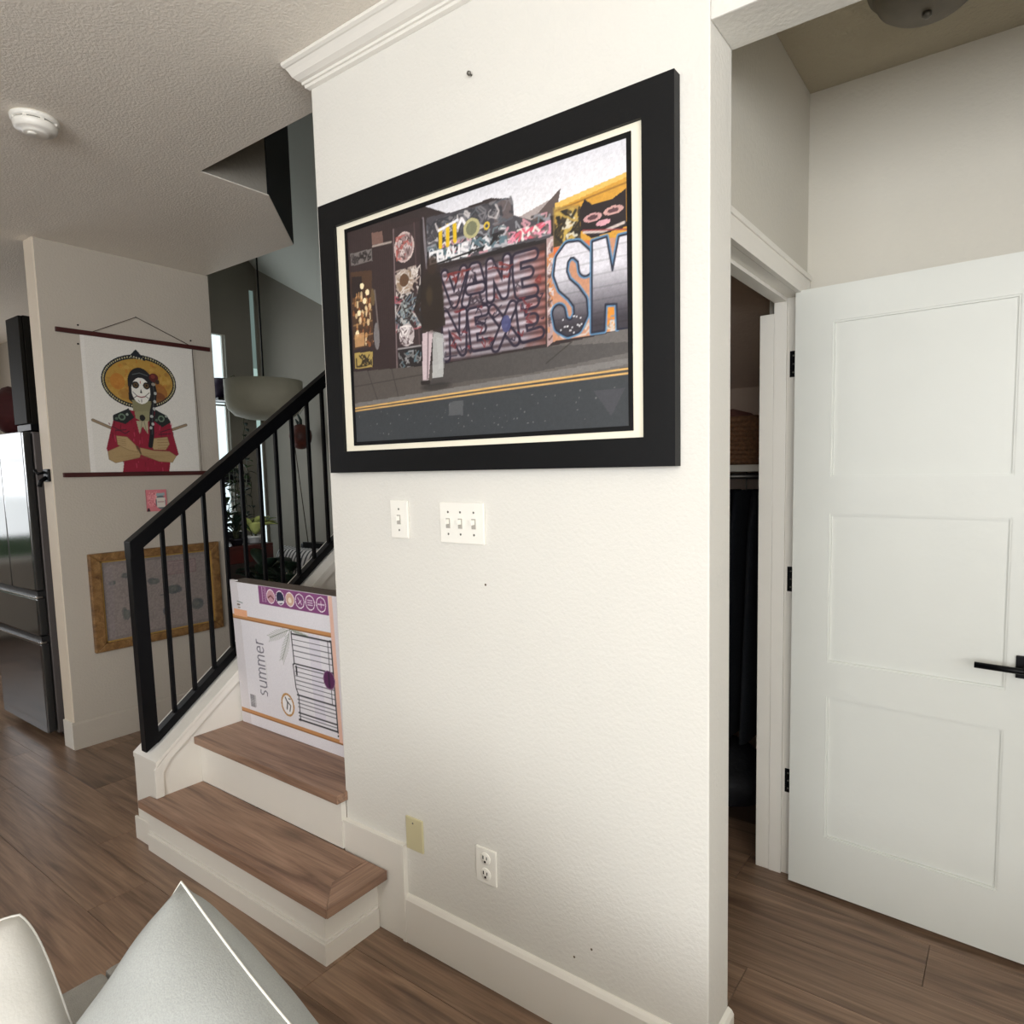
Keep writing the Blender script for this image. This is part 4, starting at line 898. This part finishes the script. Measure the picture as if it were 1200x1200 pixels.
for k in range(8):
    x = -.73-.072*k
    t = thing('hanging_garment', 'dark garment hanging in the closet below the shelf', 'clothing', (x, 2.60, .30), 'dark garments on the closet rail')
    bm = bmesh.new(); nn = 11; R5 = random.Random(50+k); rings = []
    for iz in range(9):
        z = iz/8*.93; wv = .17+.10*(1-iz/8) if iz < 7 else (.175, .12)[iz-7]
        ring = []
        for a_ in range(24):
            th = a_/24*2*math.pi; rip = 1+.14*math.sin(5*th+R5.random()*.4+k)
            ring.append(bm.verts.new((.030*math.cos(th)*rip, wv*math.sin(th), z)))
        rings.append(ring)
    for A_, B_ in zip(rings, rings[1:]):
        for a_ in range(24): bm.faces.new((A_[a_], A_[(a_+1) % 24], B_[(a_+1) % 24], B_[a_]))
    bm.faces.new(rings[0]); bm.faces.new(rings[-1])
    mesh_from_bm('garment_body', bm, mat('dark_fabric_%d' % (k % 6), DKC[k % 6], .9, bump=.002, bscale=120), t, True)
    bm = bmesh.new(); bm_tube(bm, [(0, 0, .93), (0, 0, .965), (.0, .012, .985), (0, .002, 1.0), (0, -.011, .992)], .0025, 6); mesh_from_bm('hanger_hook', bm, SCREW, t, True)
tag(cloth_blob('storage_bag', (-.93, 2.45, 0), .20, .22, .12, mat('dark_bag', (24, 25, 30), .7, bump=.002), None, None, 12), 'dark soft bag on the closet floor', 'bag')

# ============================================================ KITCHEN: fridge, cabinet, red bag
fr = thing('refrigerator', 'grey steel french-door refrigerator behind the partition', 'refrigerator', (-4.28, 1.55, 0))
FXL, FXR, FYF = -4.60, -3.962, 1.195
box('fridge_body', FXL, FXR, FYF+.045, 1.93, .035, 1.560, STEELS, fr, .004)
dd = box('fridge_door', -4.279, FXR, FYF, FYF+.040, .775, 1.560, STEEL, fr, .006)
box('fridge_door', FXL, -4.286, FYF, FYF+.040, .775, 1.560, STEEL, fr, .006)
for z0_, z1_ in ((.548, .735), (.045, .505)):
    d_ = box('freezer_drawer', FXL, FXR, FYF, FYF+.040, z0_, z1_, STEEL, fr, .006)
    multibox('drawer_lip', [(FXL, FXR-.006, FYF+.010, FYF+.044, z1_+.001, z1_+.036)], GAPM, fr)
    multibox('handle_end', [(FXR-.010, FXR+.002, FYF-.001, FYF+.030, z1_+.001, z1_+.012)], CHROME, fr, .002)
    multibox('handle_bar', [(FXL, FXR-.011, FYF-.001, FYF+.010, z1_+.001, z1_+.007)], CHROME, fr, .001)
for x, y in ((FXL+.03, 1.28), (FXR-.09, 1.28), (FXR-.09, 1.82)): box('fridge_foot', x, x+.06, y, y+.06, 0, .0345, GAPM, fr)
cb = thing('tall_dark_cabinet', 'tall glossy dark brown cabinet above the refrigerator', 'cabinet', (-4.085, 1.6, 1.57))
box('cabinet_body', -4.170, -3.995, 1.252, 1.985, 1.600, 2.125, CABD, cb, .002)
box('cabinet_door', -4.168, -3.997, 1.234, 1.250, 1.603, 2.122, CABD, cb, .002)
multibox('cabinet_rail', [(-4.172, -3.990, 1.245, 1.985, 1.570, 1.599)], BLACK, cb)
box('side_panel', -3.994, -3.990, 1.30, 1.95, 1.62, 2.10, CABD, cb, .001)
rb = cloth_blob('red_bag', (-4.55, 1.36, 1.5605), .14, .11, .135, RED, 'dark red rounded bag on top of the refrigerator', 'bag', 9)

# ============================================================ DINING NOOK THINGS
LEAF = mat('leaf_green', (52, 84, 38), .45, bump=.001, bscale=40, var=.25, vscale=12)
LEAFD = mat('leaf_dark_green', (22, 40, 28), .5, bump=.001, bscale=40, var=.25, vscale=12)
LEAFV = mat('leaf_cream_edge', (190, 200, 120), .5, var=.1)
STEM = mat('plant_stem', (62, 66, 40), .7)
def leaf(parent, name, base, d, L, W, m, droop=.3, edge=None, up=Vector((0.05, 0.08, 1))):
    base = Vector(base); d = Vector(d).normalized(); s = d.cross(up).normalized(); nrm = s.cross(d)
    def build(scale, off, mm, nm, par):
        bm = bmesh.new(); N_ = 6; rowv = []
        for i in range(N_+1):
            t = i/N_; wv = W/2*math.sin(math.pi*min(1, t*.93+.05))**.8*scale if i < N_ else 0.0008
            cpt = base + d*L*t - Vector((0, 0, 1))*droop*L*t*t + nrm*off
            rowv.append([bm.verts.new(cpt - s*wv + nrm*wv*.35), bm.verts.new(cpt), bm.verts.new(cpt + s*wv + nrm*wv*.35)])
        for A_, B_ in zip(rowv, rowv[1:]):
            for j in (0, 1): bm.faces.new((A_[j], A_[j+1], B_[j+1], B_[j]))
        r_ = bmesh.ops.extrude_face_region(bm, geom=list(bm.faces))
        for v in [g for g in r_['geom'] if isinstance(g, bmesh.types.BMVert)]: v.co -= nrm*.0012
        return place(mesh_from_bm(nm, bm, mm, None, True), par)
    if edge:
        o = build(1.0, 0, edge, name, parent); build(.68, .0022, m, 'leaf_centre', o); return o
    return build(1.0, 0, m, name, parent)

pl = thing('plant_bench', 'dark reddish wooden plant bench behind the railing', 'bench', (-4.07, 2.23, 0))
MAH = mat('dark_mahogany', (66, 26, 22), .4, bump=.0004, var=.2)
box('bench_apron', -3.815, -3.795, 2.08, 2.385, .800, .884, MAH, pl, .002)
multibox('bench_top', [(-4.35, -3.795, 2.08, 2.385, .8845, .905)], MAH, pl, .002)
multibox('bench_end', [(-4.35, -3.816, 2.08, 2.10, 0, .884)], MAH, pl); multibox('bench_end', [(-4.35, -3.816, 2.365, 2.385, 0, .884)], MAH, pl)
multibox('bench_shelf', [(-4.35, -3.82, 2.101, 2.364, .38, .40)], MAH, pl)
def bushy(name, label, loc, potr, poth, potm, n, L, W, m, seed, edge=None, spread=.55, rise=.10, group=None):
    t = thing(name, label, 'plant', loc); x, y, z = loc
    lathe('pot', [(0, 0), (potr*.72, 0), (potr, poth), (potr*1.06, poth), (potr*1.06, poth-.012), (potr*.9, poth-.012), (0, poth-.015)], potm, loc, t, 20)
    R5 = random.Random(seed)
    for k in range(n):
        a_ = R5.uniform(0, 6.28); h_ = R5.uniform(.01, rise); tip = (x+math.cos(a_)*potr*.5, y+math.sin(a_)*potr*.5, z+poth+h_)
        st_ = tube('stem', [(x+math.cos(a_)*potr*.2, y+math.sin(a_)*potr*.2, z+poth-.01), tip], .0025, STEM, t, 5)
        leaf(t, 'leaf', tip, (math.cos(a_)*spread*2, math.sin(a_)*spread*2, R5.uniform(.2, 1.5)), L*R5.uniform(.75, 1.2), W*R5.uniform(.8, 1.2), m, R5.uniform(.1, .5), edge)
    return t
WPOT = mat('white_glazed_pot', (206, 208, 208), .3); DPOT = mat('dark_pot', (30, 28, 34), .5); PUR = mat('dark_purple_pot', (34, 22, 48), .45)
bushy('leafy_plant', 'large-leaved green plant at the bright window end of the bench', (-4.02, 2.155, .9055), .05, .07, WPOT, 26, .14, .09, LEAF, 21, rise=.34, spread=.35)
bushy('dark_leaf_plant', 'low dark spiky plant in the middle of the bench', (-3.88, 2.20, .9055), .04, .04, DPOT, 16, .12, .035, LEAFD, 22, rise=.12)
bushy('variegated_plant', 'rubber plant with cream-edged leaves on the bench end', (-3.90, 2.325, .9055), .05, .045, WPOT, 10, .16, .085, LEAF, 27, edge=LEAFV, rise=.08, spread=.45)
# hanging vines from the window shelves
def shelf_at(z, label):
    t = tag(box('window_shelf', XD+.002, XD+.222, 3.06, 3.30, z-.022, z, mat('black_shelf', (16, 15, 18), .4), None, .002), label, 'shelf'); return t
shelf_at(1.985, 'upper small dark shelf in front of the window'); shelf_at(1.285, 'lower small dark shelf in front of the window')
def vine(name, label, loc, potm, pr, ph_, strands, seed, m):
    t = thing(name, label, 'plant', loc); x, y, z = loc
    lathe('pot', [(0, 0), (pr*.8, 0), (pr, ph_*.6), (pr*.9, ph_), (pr*.8, ph_), (pr*.75, ph_-.015), (0, ph_-.02)], potm, loc, t, 24)
    R5 = random.Random(seed)
    for (dx, dy, ln) in strands:
        pts = [(x+dx*.3, y+dy*.3, z+ph_-.01), (x+dx*.8, y+dy*.8, z+ph_+.03), (x+dx, y+dy, z+ph_-.03)]
        k = int(ln/.05)
        px, py, pz = pts[-1]
        for i in range(k): px += R5.uniform(-.012, .012); py += R5.uniform(-.012, .012); pz -= .05; pts.append((px, py, pz))
        s_ = tube('vine_stem', pts, .0035, STEM, t, 5)
        for p in pts[2:]:
            if R5.random() < .75:
                a_ = R5.uniform(0, 6.28); leaf(t, 'leaf', p, (math.cos(a_), math.sin(a_), .1), R5.uniform(.04, .075), R5.uniform(.03, .05), m, .5)
    return t
vine('purple_pot_vine', 'dark purple pot with one long trailing vine on the upper window shelf', (-5.655, 3.14, 1.9855), PUR, .085, .17, [(.115, .10, .62)], 5, LEAFD)
vine('trailing_ivy', 'bushy trailing ivy spilling from the lower window shelf', (-5.655, 3.17, 1.2855), DPOT, .06, .10, [(.12, .02, .50), (.12, .07, .42), (.12, -.02, .45), (.13, .11, .55)], 15, LEAFD)
tag(lathe('white_cone', [(0, .085), (.003, .083), (.026, 0), (0, 0)], WPOT, (-5.585, 3.27, 1.9855), None, 16), 'small white cone standing at the end of the upper shelf', 'ornament')
for k, (x, y, z, dx, l) in enumerate(((-4.22, 2.62, 1.02, -.1, 'tall thin climbing plant with tiny leaves behind the railing'),)):
    t = thing('climbing_plant', l, 'plant', (-4.13, 2.33, .9055))
    lathe('pot', [(0, 0), (.04, 0), (.05, .06), (.045, .06), (0, .045)], DPOT, (-4.13, 2.33, .9055), t, 18)
    R5 = random.Random(44)
    for s_ in range(4):
        pts = [(-4.13, 2.33, .95)]; px, py, pz = pts[0]
        for i in range(10): px += R5.uniform(-.035, .035)+(s_-2)*.006; py += R5.uniform(-.02, .02); pz += .047; pts.append((px, py, pz))
        tube('stem', pts, .0024, mat('silvery_stem', (150, 160, 150), .6), t, 5)
        for p in pts[2:]:
            for rep in range(2):
                a_ = R5.uniform(0, 6.28); leaf(t, 'leaf', p, (math.cos(a_), math.sin(a_), R5.uniform(-.6, 1.2)), R5.uniform(.035, .055), R5.uniform(.022, .036), R5.choice([LEAFD, LEAF]), .3)
# low dark foliage plants in front of the bench
for k, (x, y, z0_, l) in enumerate(((-3.62, 2.20, 0, 'dark bushy plant on the floor nearest the partition'), (-3.36, 2.22, 0, 'dark bushy plant on the floor beside the striped cushion'))):
    bushy('floor_plant', l, (x, y, z0_), .11, .50, DPOT, 40, .15, .08, LEAFD, 60+k, rise=.30, spread=.5)
# chair with striped cushion, seen over the knee wall
ch = thing('dining_chair', 'dark wooden chair behind the railing', 'chair', (-3.72, 2.64, 0))
multibox('seat', [(-3.98, -3.46, 2.43, 2.85, .52, .55)], MAH, ch, .004)
for x in (-3.96, -3.48):
    for y in (2.45, 2.83): multibox('leg', [(x-.018, x+.018, y-.018, y+.018, 0, .5195)], MAH, ch)
multibox('backrest', [(-3.98, -3.46, 2.72, 2.745, .5505, .865)], BLACK, ch, .004)
STRI = bpy.data.materials.new('striped_fabric'); STRI.use_nodes = True
nt = STRI.node_tree; wv = nt.nodes.new('ShaderNodeTexWave'); wv.inputs['Scale'].default_value = 9; wv.inputs['Distortion'].default_value = 2.5; wv.inputs['Detail'].default_value = 1; wv.bands_direction = 'X'
tcn = nt.nodes.new('ShaderNodeTexCoord'); nt.links.new(tcn.outputs['Object'], wv.inputs['Vector'])
rr_ = nt.nodes.new('ShaderNodeValToRGB'); rr_.color_ramp.elements[0].color = (*lin((92, 94, 100)), 1); rr_.color_ramp.elements[1].color = (*lin((226, 226, 226)), 1); rr_.color_ramp.elements[0].position = .25; rr_.color_ramp.elements[1].position = .5
nt.links.new(wv.outputs['Fac'], rr_.inputs[0]); nt.links.new(rr_.outputs[0], nt.nodes['Principled BSDF'].inputs['Base Color']); nt.nodes['Principled BSDF'].inputs['Roughness'].default_value = .9
def cushion_bm(bm, w_, h, t_, n=16, corner=.09, mtx=None, seed=0, wr=.0, rnd=0.0):
    """pillow in the XZ plane centred on the origin, thickness along Y; returns seam outline points"""
    R5 = random.Random(seed); ph = [R5.uniform(0, 6) for _ in range(8)]
    def P(u, v, side):
        pinch = 1-corner*(1-max(0, 1-abs(u))**.5*0)*0
        x = u*w_/2*(1-corner*(1-abs(v)**2)*.0-corner*(1-v*v)*abs(u)*.9*0+0) ; z = v*h/2
        # edges bow inward between the pointed corners
        k_ = 1-rnd*(u*v)**4
        x = u*w_/2*(1-corner*(1-v*v))*k_; z = v*h/2*(1-corner*(1-u*u))*k_
        f = max(0, (1-u**4)*(1-v**4))**.55
        y = side*t_/2*f
        y += f*wr*(math.sin(7*u+ph[0]+3*v)*.5+math.sin(9*v+ph[1]-4*u)*.4+math.sin(13*(u+v)+ph[2])*.25)*(1 if side < 0 else .5)
        return Vector((x, y, z))
    grids = []
    for side in (-1, 1):
        grids.append([[bm.verts.new(P(-1+2*i/n, -1+2*j/n, side)) for i in range(n+1)] for j in range(n+1)])
    for g in grids:
        for j in range(n):
            for i in range(n): bm.faces.new((g[j][i], g[j][i+1], g[j+1][i+1], g[j+1][i]))
    bmesh.ops.remove_doubles(bm, verts=bm.verts, dist=1e-5)
    ol = []
    for k in range(4*n):
        s_, i = divmod(k, n); t2 = -1+2*i/n
        u, v = ((t2, -1), (1, t2), (-t2, 1), (-1, -t2))[s_]; ol.append(P(u, v, 1))
    return ol
bm = bmesh.new(); cushion_bm(bm, .50, .32, .14, 14, .05)
o = tag(mesh_from_bm('striped_cushion', bm, STRI, None, True), 'white and grey striped cushion propped on the chair', 'cushion'); o.location = (-3.80, 2.56, .70); o.rotation_euler = (math.radians(-14), 0, 0)
# console with dark things further back
cs = thing('black_console', 'low black console table by the far wall', 'table', (-4.35, 3.35, 0))
multibox('table_top', [(-4.95, -4.05, 3.18, 3.56, .66, .69)], BLACK, cs, .003)
for x in (-4.92, -4.08):
    for y in (3.21, 3.53): multibox('leg', [(x-.018, x+.018, y-.018, y+.018, 0, .6595)], BLACK, cs)
tag(box('storage_tin', -4.80, -4.62, 3.26, 3.42, .6905, .76, BLACK, None, .01), 'flat black tin on the console', 'tin')
tag(box('white_dish', -4.55, -4.40, 3.28, 3.44, .6905, .715, WPOT, None, .008), 'small white dish on the console', 'dish')
# gourd ornament on string
gd = thing('hanging_gourd', 'reddish brown round gourd ornament hanging by the far wall', 'ornament', (-5.0, 3.50, 1.54))
GRD = mat('gourd_brown', (84, 38, 27), .5, bump=.001, var=.35, vscale=14)
lathe('gourd_body', [(0, 0), (.03, .004), (.062, .025), (.084, .063), (.093, .11), (.086, .155), (.064, .19), (.032, .208), (0, .212)], GRD, (-5.0, 3.455, 1.535), gd, 28)
bm = bmesh.new(); bm_tube(bm, [(-5.0, 3.455, 1.715), (-4.99, 3.455, 1.78), (-5.03, 3.455, 1.835)], .018, 8, r1=.008); bm_tube(bm, [(-5.02, 3.455, 1.75), (-5.06, 3.455, 1.79)], .014, 8, r1=.006)
place(mesh_from_bm('gourd_top', bm, LEAFD, None, True), gd)
tube('gourd_cord', [(-5.0, 3.455, 1.83), (-5.0, 3.59, 2.0)], .002, CORD, gd, 5)
tube('trailing_string', [(-5.09, 3.455, 1.56), (-5.06, 3.47, 1.2), (-5.02, 3.49, .70)], .004, CORD, gd, 6)
# pendant lamp
pn = thing('pendant_lamp', 'wide pale bowl-shaped pendant lamp on a long black cord', 'lamp', (-4.715, 2.90, 1.73))
SHD = mat('pale_linen_shade', (168, 164, 146), .7, var=.06, vscale=10)
lathe('lamp_shade', [(.0, 0), (.12, .004), (.21, .03), (.255, .08), (.270, .15), (.272, .285), (.267, .285), (.263, .15), (.247, .085), (.203, .04), (.12, .016), (0, .012)], SHD, (-4.615, 2.90, 1.735), pn, 48)
tube('lamp_cord', [(-4.615, 2.90, 1.80), (-4.615, 2.90, 4.45)], .006, BLACK, pn, 8)
lathe('bulb_holder', [(0, 0), (.03, 0), (.03, .10), (.012, .12), (0, .12)], BLACK, (-4.615, 2.90, 1.76), pn, 16)

tag(cloth_blob('garden_shrub', (-8.6, .1, -.1), .55, 1.3, .62, mat('shrub_green', (60, 84, 52), .8, bump=.02, bscale=14, var=.5, vscale=9), None, None, 31), 'green shrub outside the kitchen window', 'shrub')
# ============================================================ SOFA + CUSHIONS
LIN = mat('grey_linen', (160, 163, 161), .95, bump=.0004, bscale=420, var=.09, vscale=520)
OFFW = mat('offwhite_linen', (196, 194, 188), .95, bump=.0004, bscale=320, var=.03, vscale=25)
SOF = mat('sofa_grey_fabric', (150, 148, 142), .95, bump=.001, bscale=420, var=.06, vscale=60)
PIPE = mat('white_piping', (222, 220, 213), .8)
so = thing('sofa', 'grey fabric sofa under the two pale pillows', 'sofa', (-.1, .1, 0))
multibox('sofa_back', [(-1.24, 1.35, .42, .50, .10, .50)], SOF, so, .012)
multibox('sofa_arm', [(-1.24, -1.09, -.45, .4195, .10, .50)], SOF, so, .012)
multibox('seat_base', [(-1.088, 1.35, -.45, .4185, .10, .22)], SOF, so, .01)
multibox('seat_cushion', [(-1.086, .13, -.43, .416, .221, .31)], SOF, so, .02); multibox('seat_cushion', [(.135, 1.34, -.43, .416, .221, .31)], SOF, so, .02)
for x in (-1.20, 1.28):
    for y in (-.40, .45): multibox('leg', [(x-.025, x+.025, y-.025, y+.025, 0, .0995)], MAH, so)
def pillow(name, label, centre, nrm, apex, size, th, m, pipe, seed, rnd=.01):
    n_ = Vector(nrm).normalized(); a_ = Vector(apex); a_ = (a_ - n_*a_.dot(n_)).normalized(); s_ = a_.cross(n_).normalized()
    # local: diagonal corner (+x,+z) points to apex; -y faces along nrm
    ex = (a_ + s_).normalized(); ez = (a_ - s_).normalized(); ey = -n_
    if ex.cross(ey).dot(ez) < 0: ex, ez = ez, ex
    M_ = Matrix((ex, ey, ez)).transposed().to_4x4(); M_.translation = Vector(centre)
    t = thing(name, label, 'cushion', (0, 0, 0)); t.matrix_world = M_
    bm = bmesh.new(); ol = cushion_bm(bm, size, size, th, 36, .055, seed=seed, wr=.010, rnd=rnd)
    mesh_from_bm('cushion_cover', bm, m, t, True)
    bm = bmesh.new(); ol.append(ol[0]); ol.append(ol[1]); bm_tube(bm, ol, .0017, 6, cap=False)
    mesh_from_bm('piping', bm, pipe, t, True)
    return t
pillow('linen_pillow', 'light grey linen pillow with white piping and its corner up', (-.790, .330, .517), (.287, -.895, .342), (-.49, .33, 1.28), .43, .23, LIN, PIPE, 3)
pillow('white_pillow', 'off-white pillow cut by the left edge of the picture', (-.985, .099, .569), (.94, -.247, .235), (-.073, .816, 1.153), .42, .14, OFFW, OFFW, 8, .09)
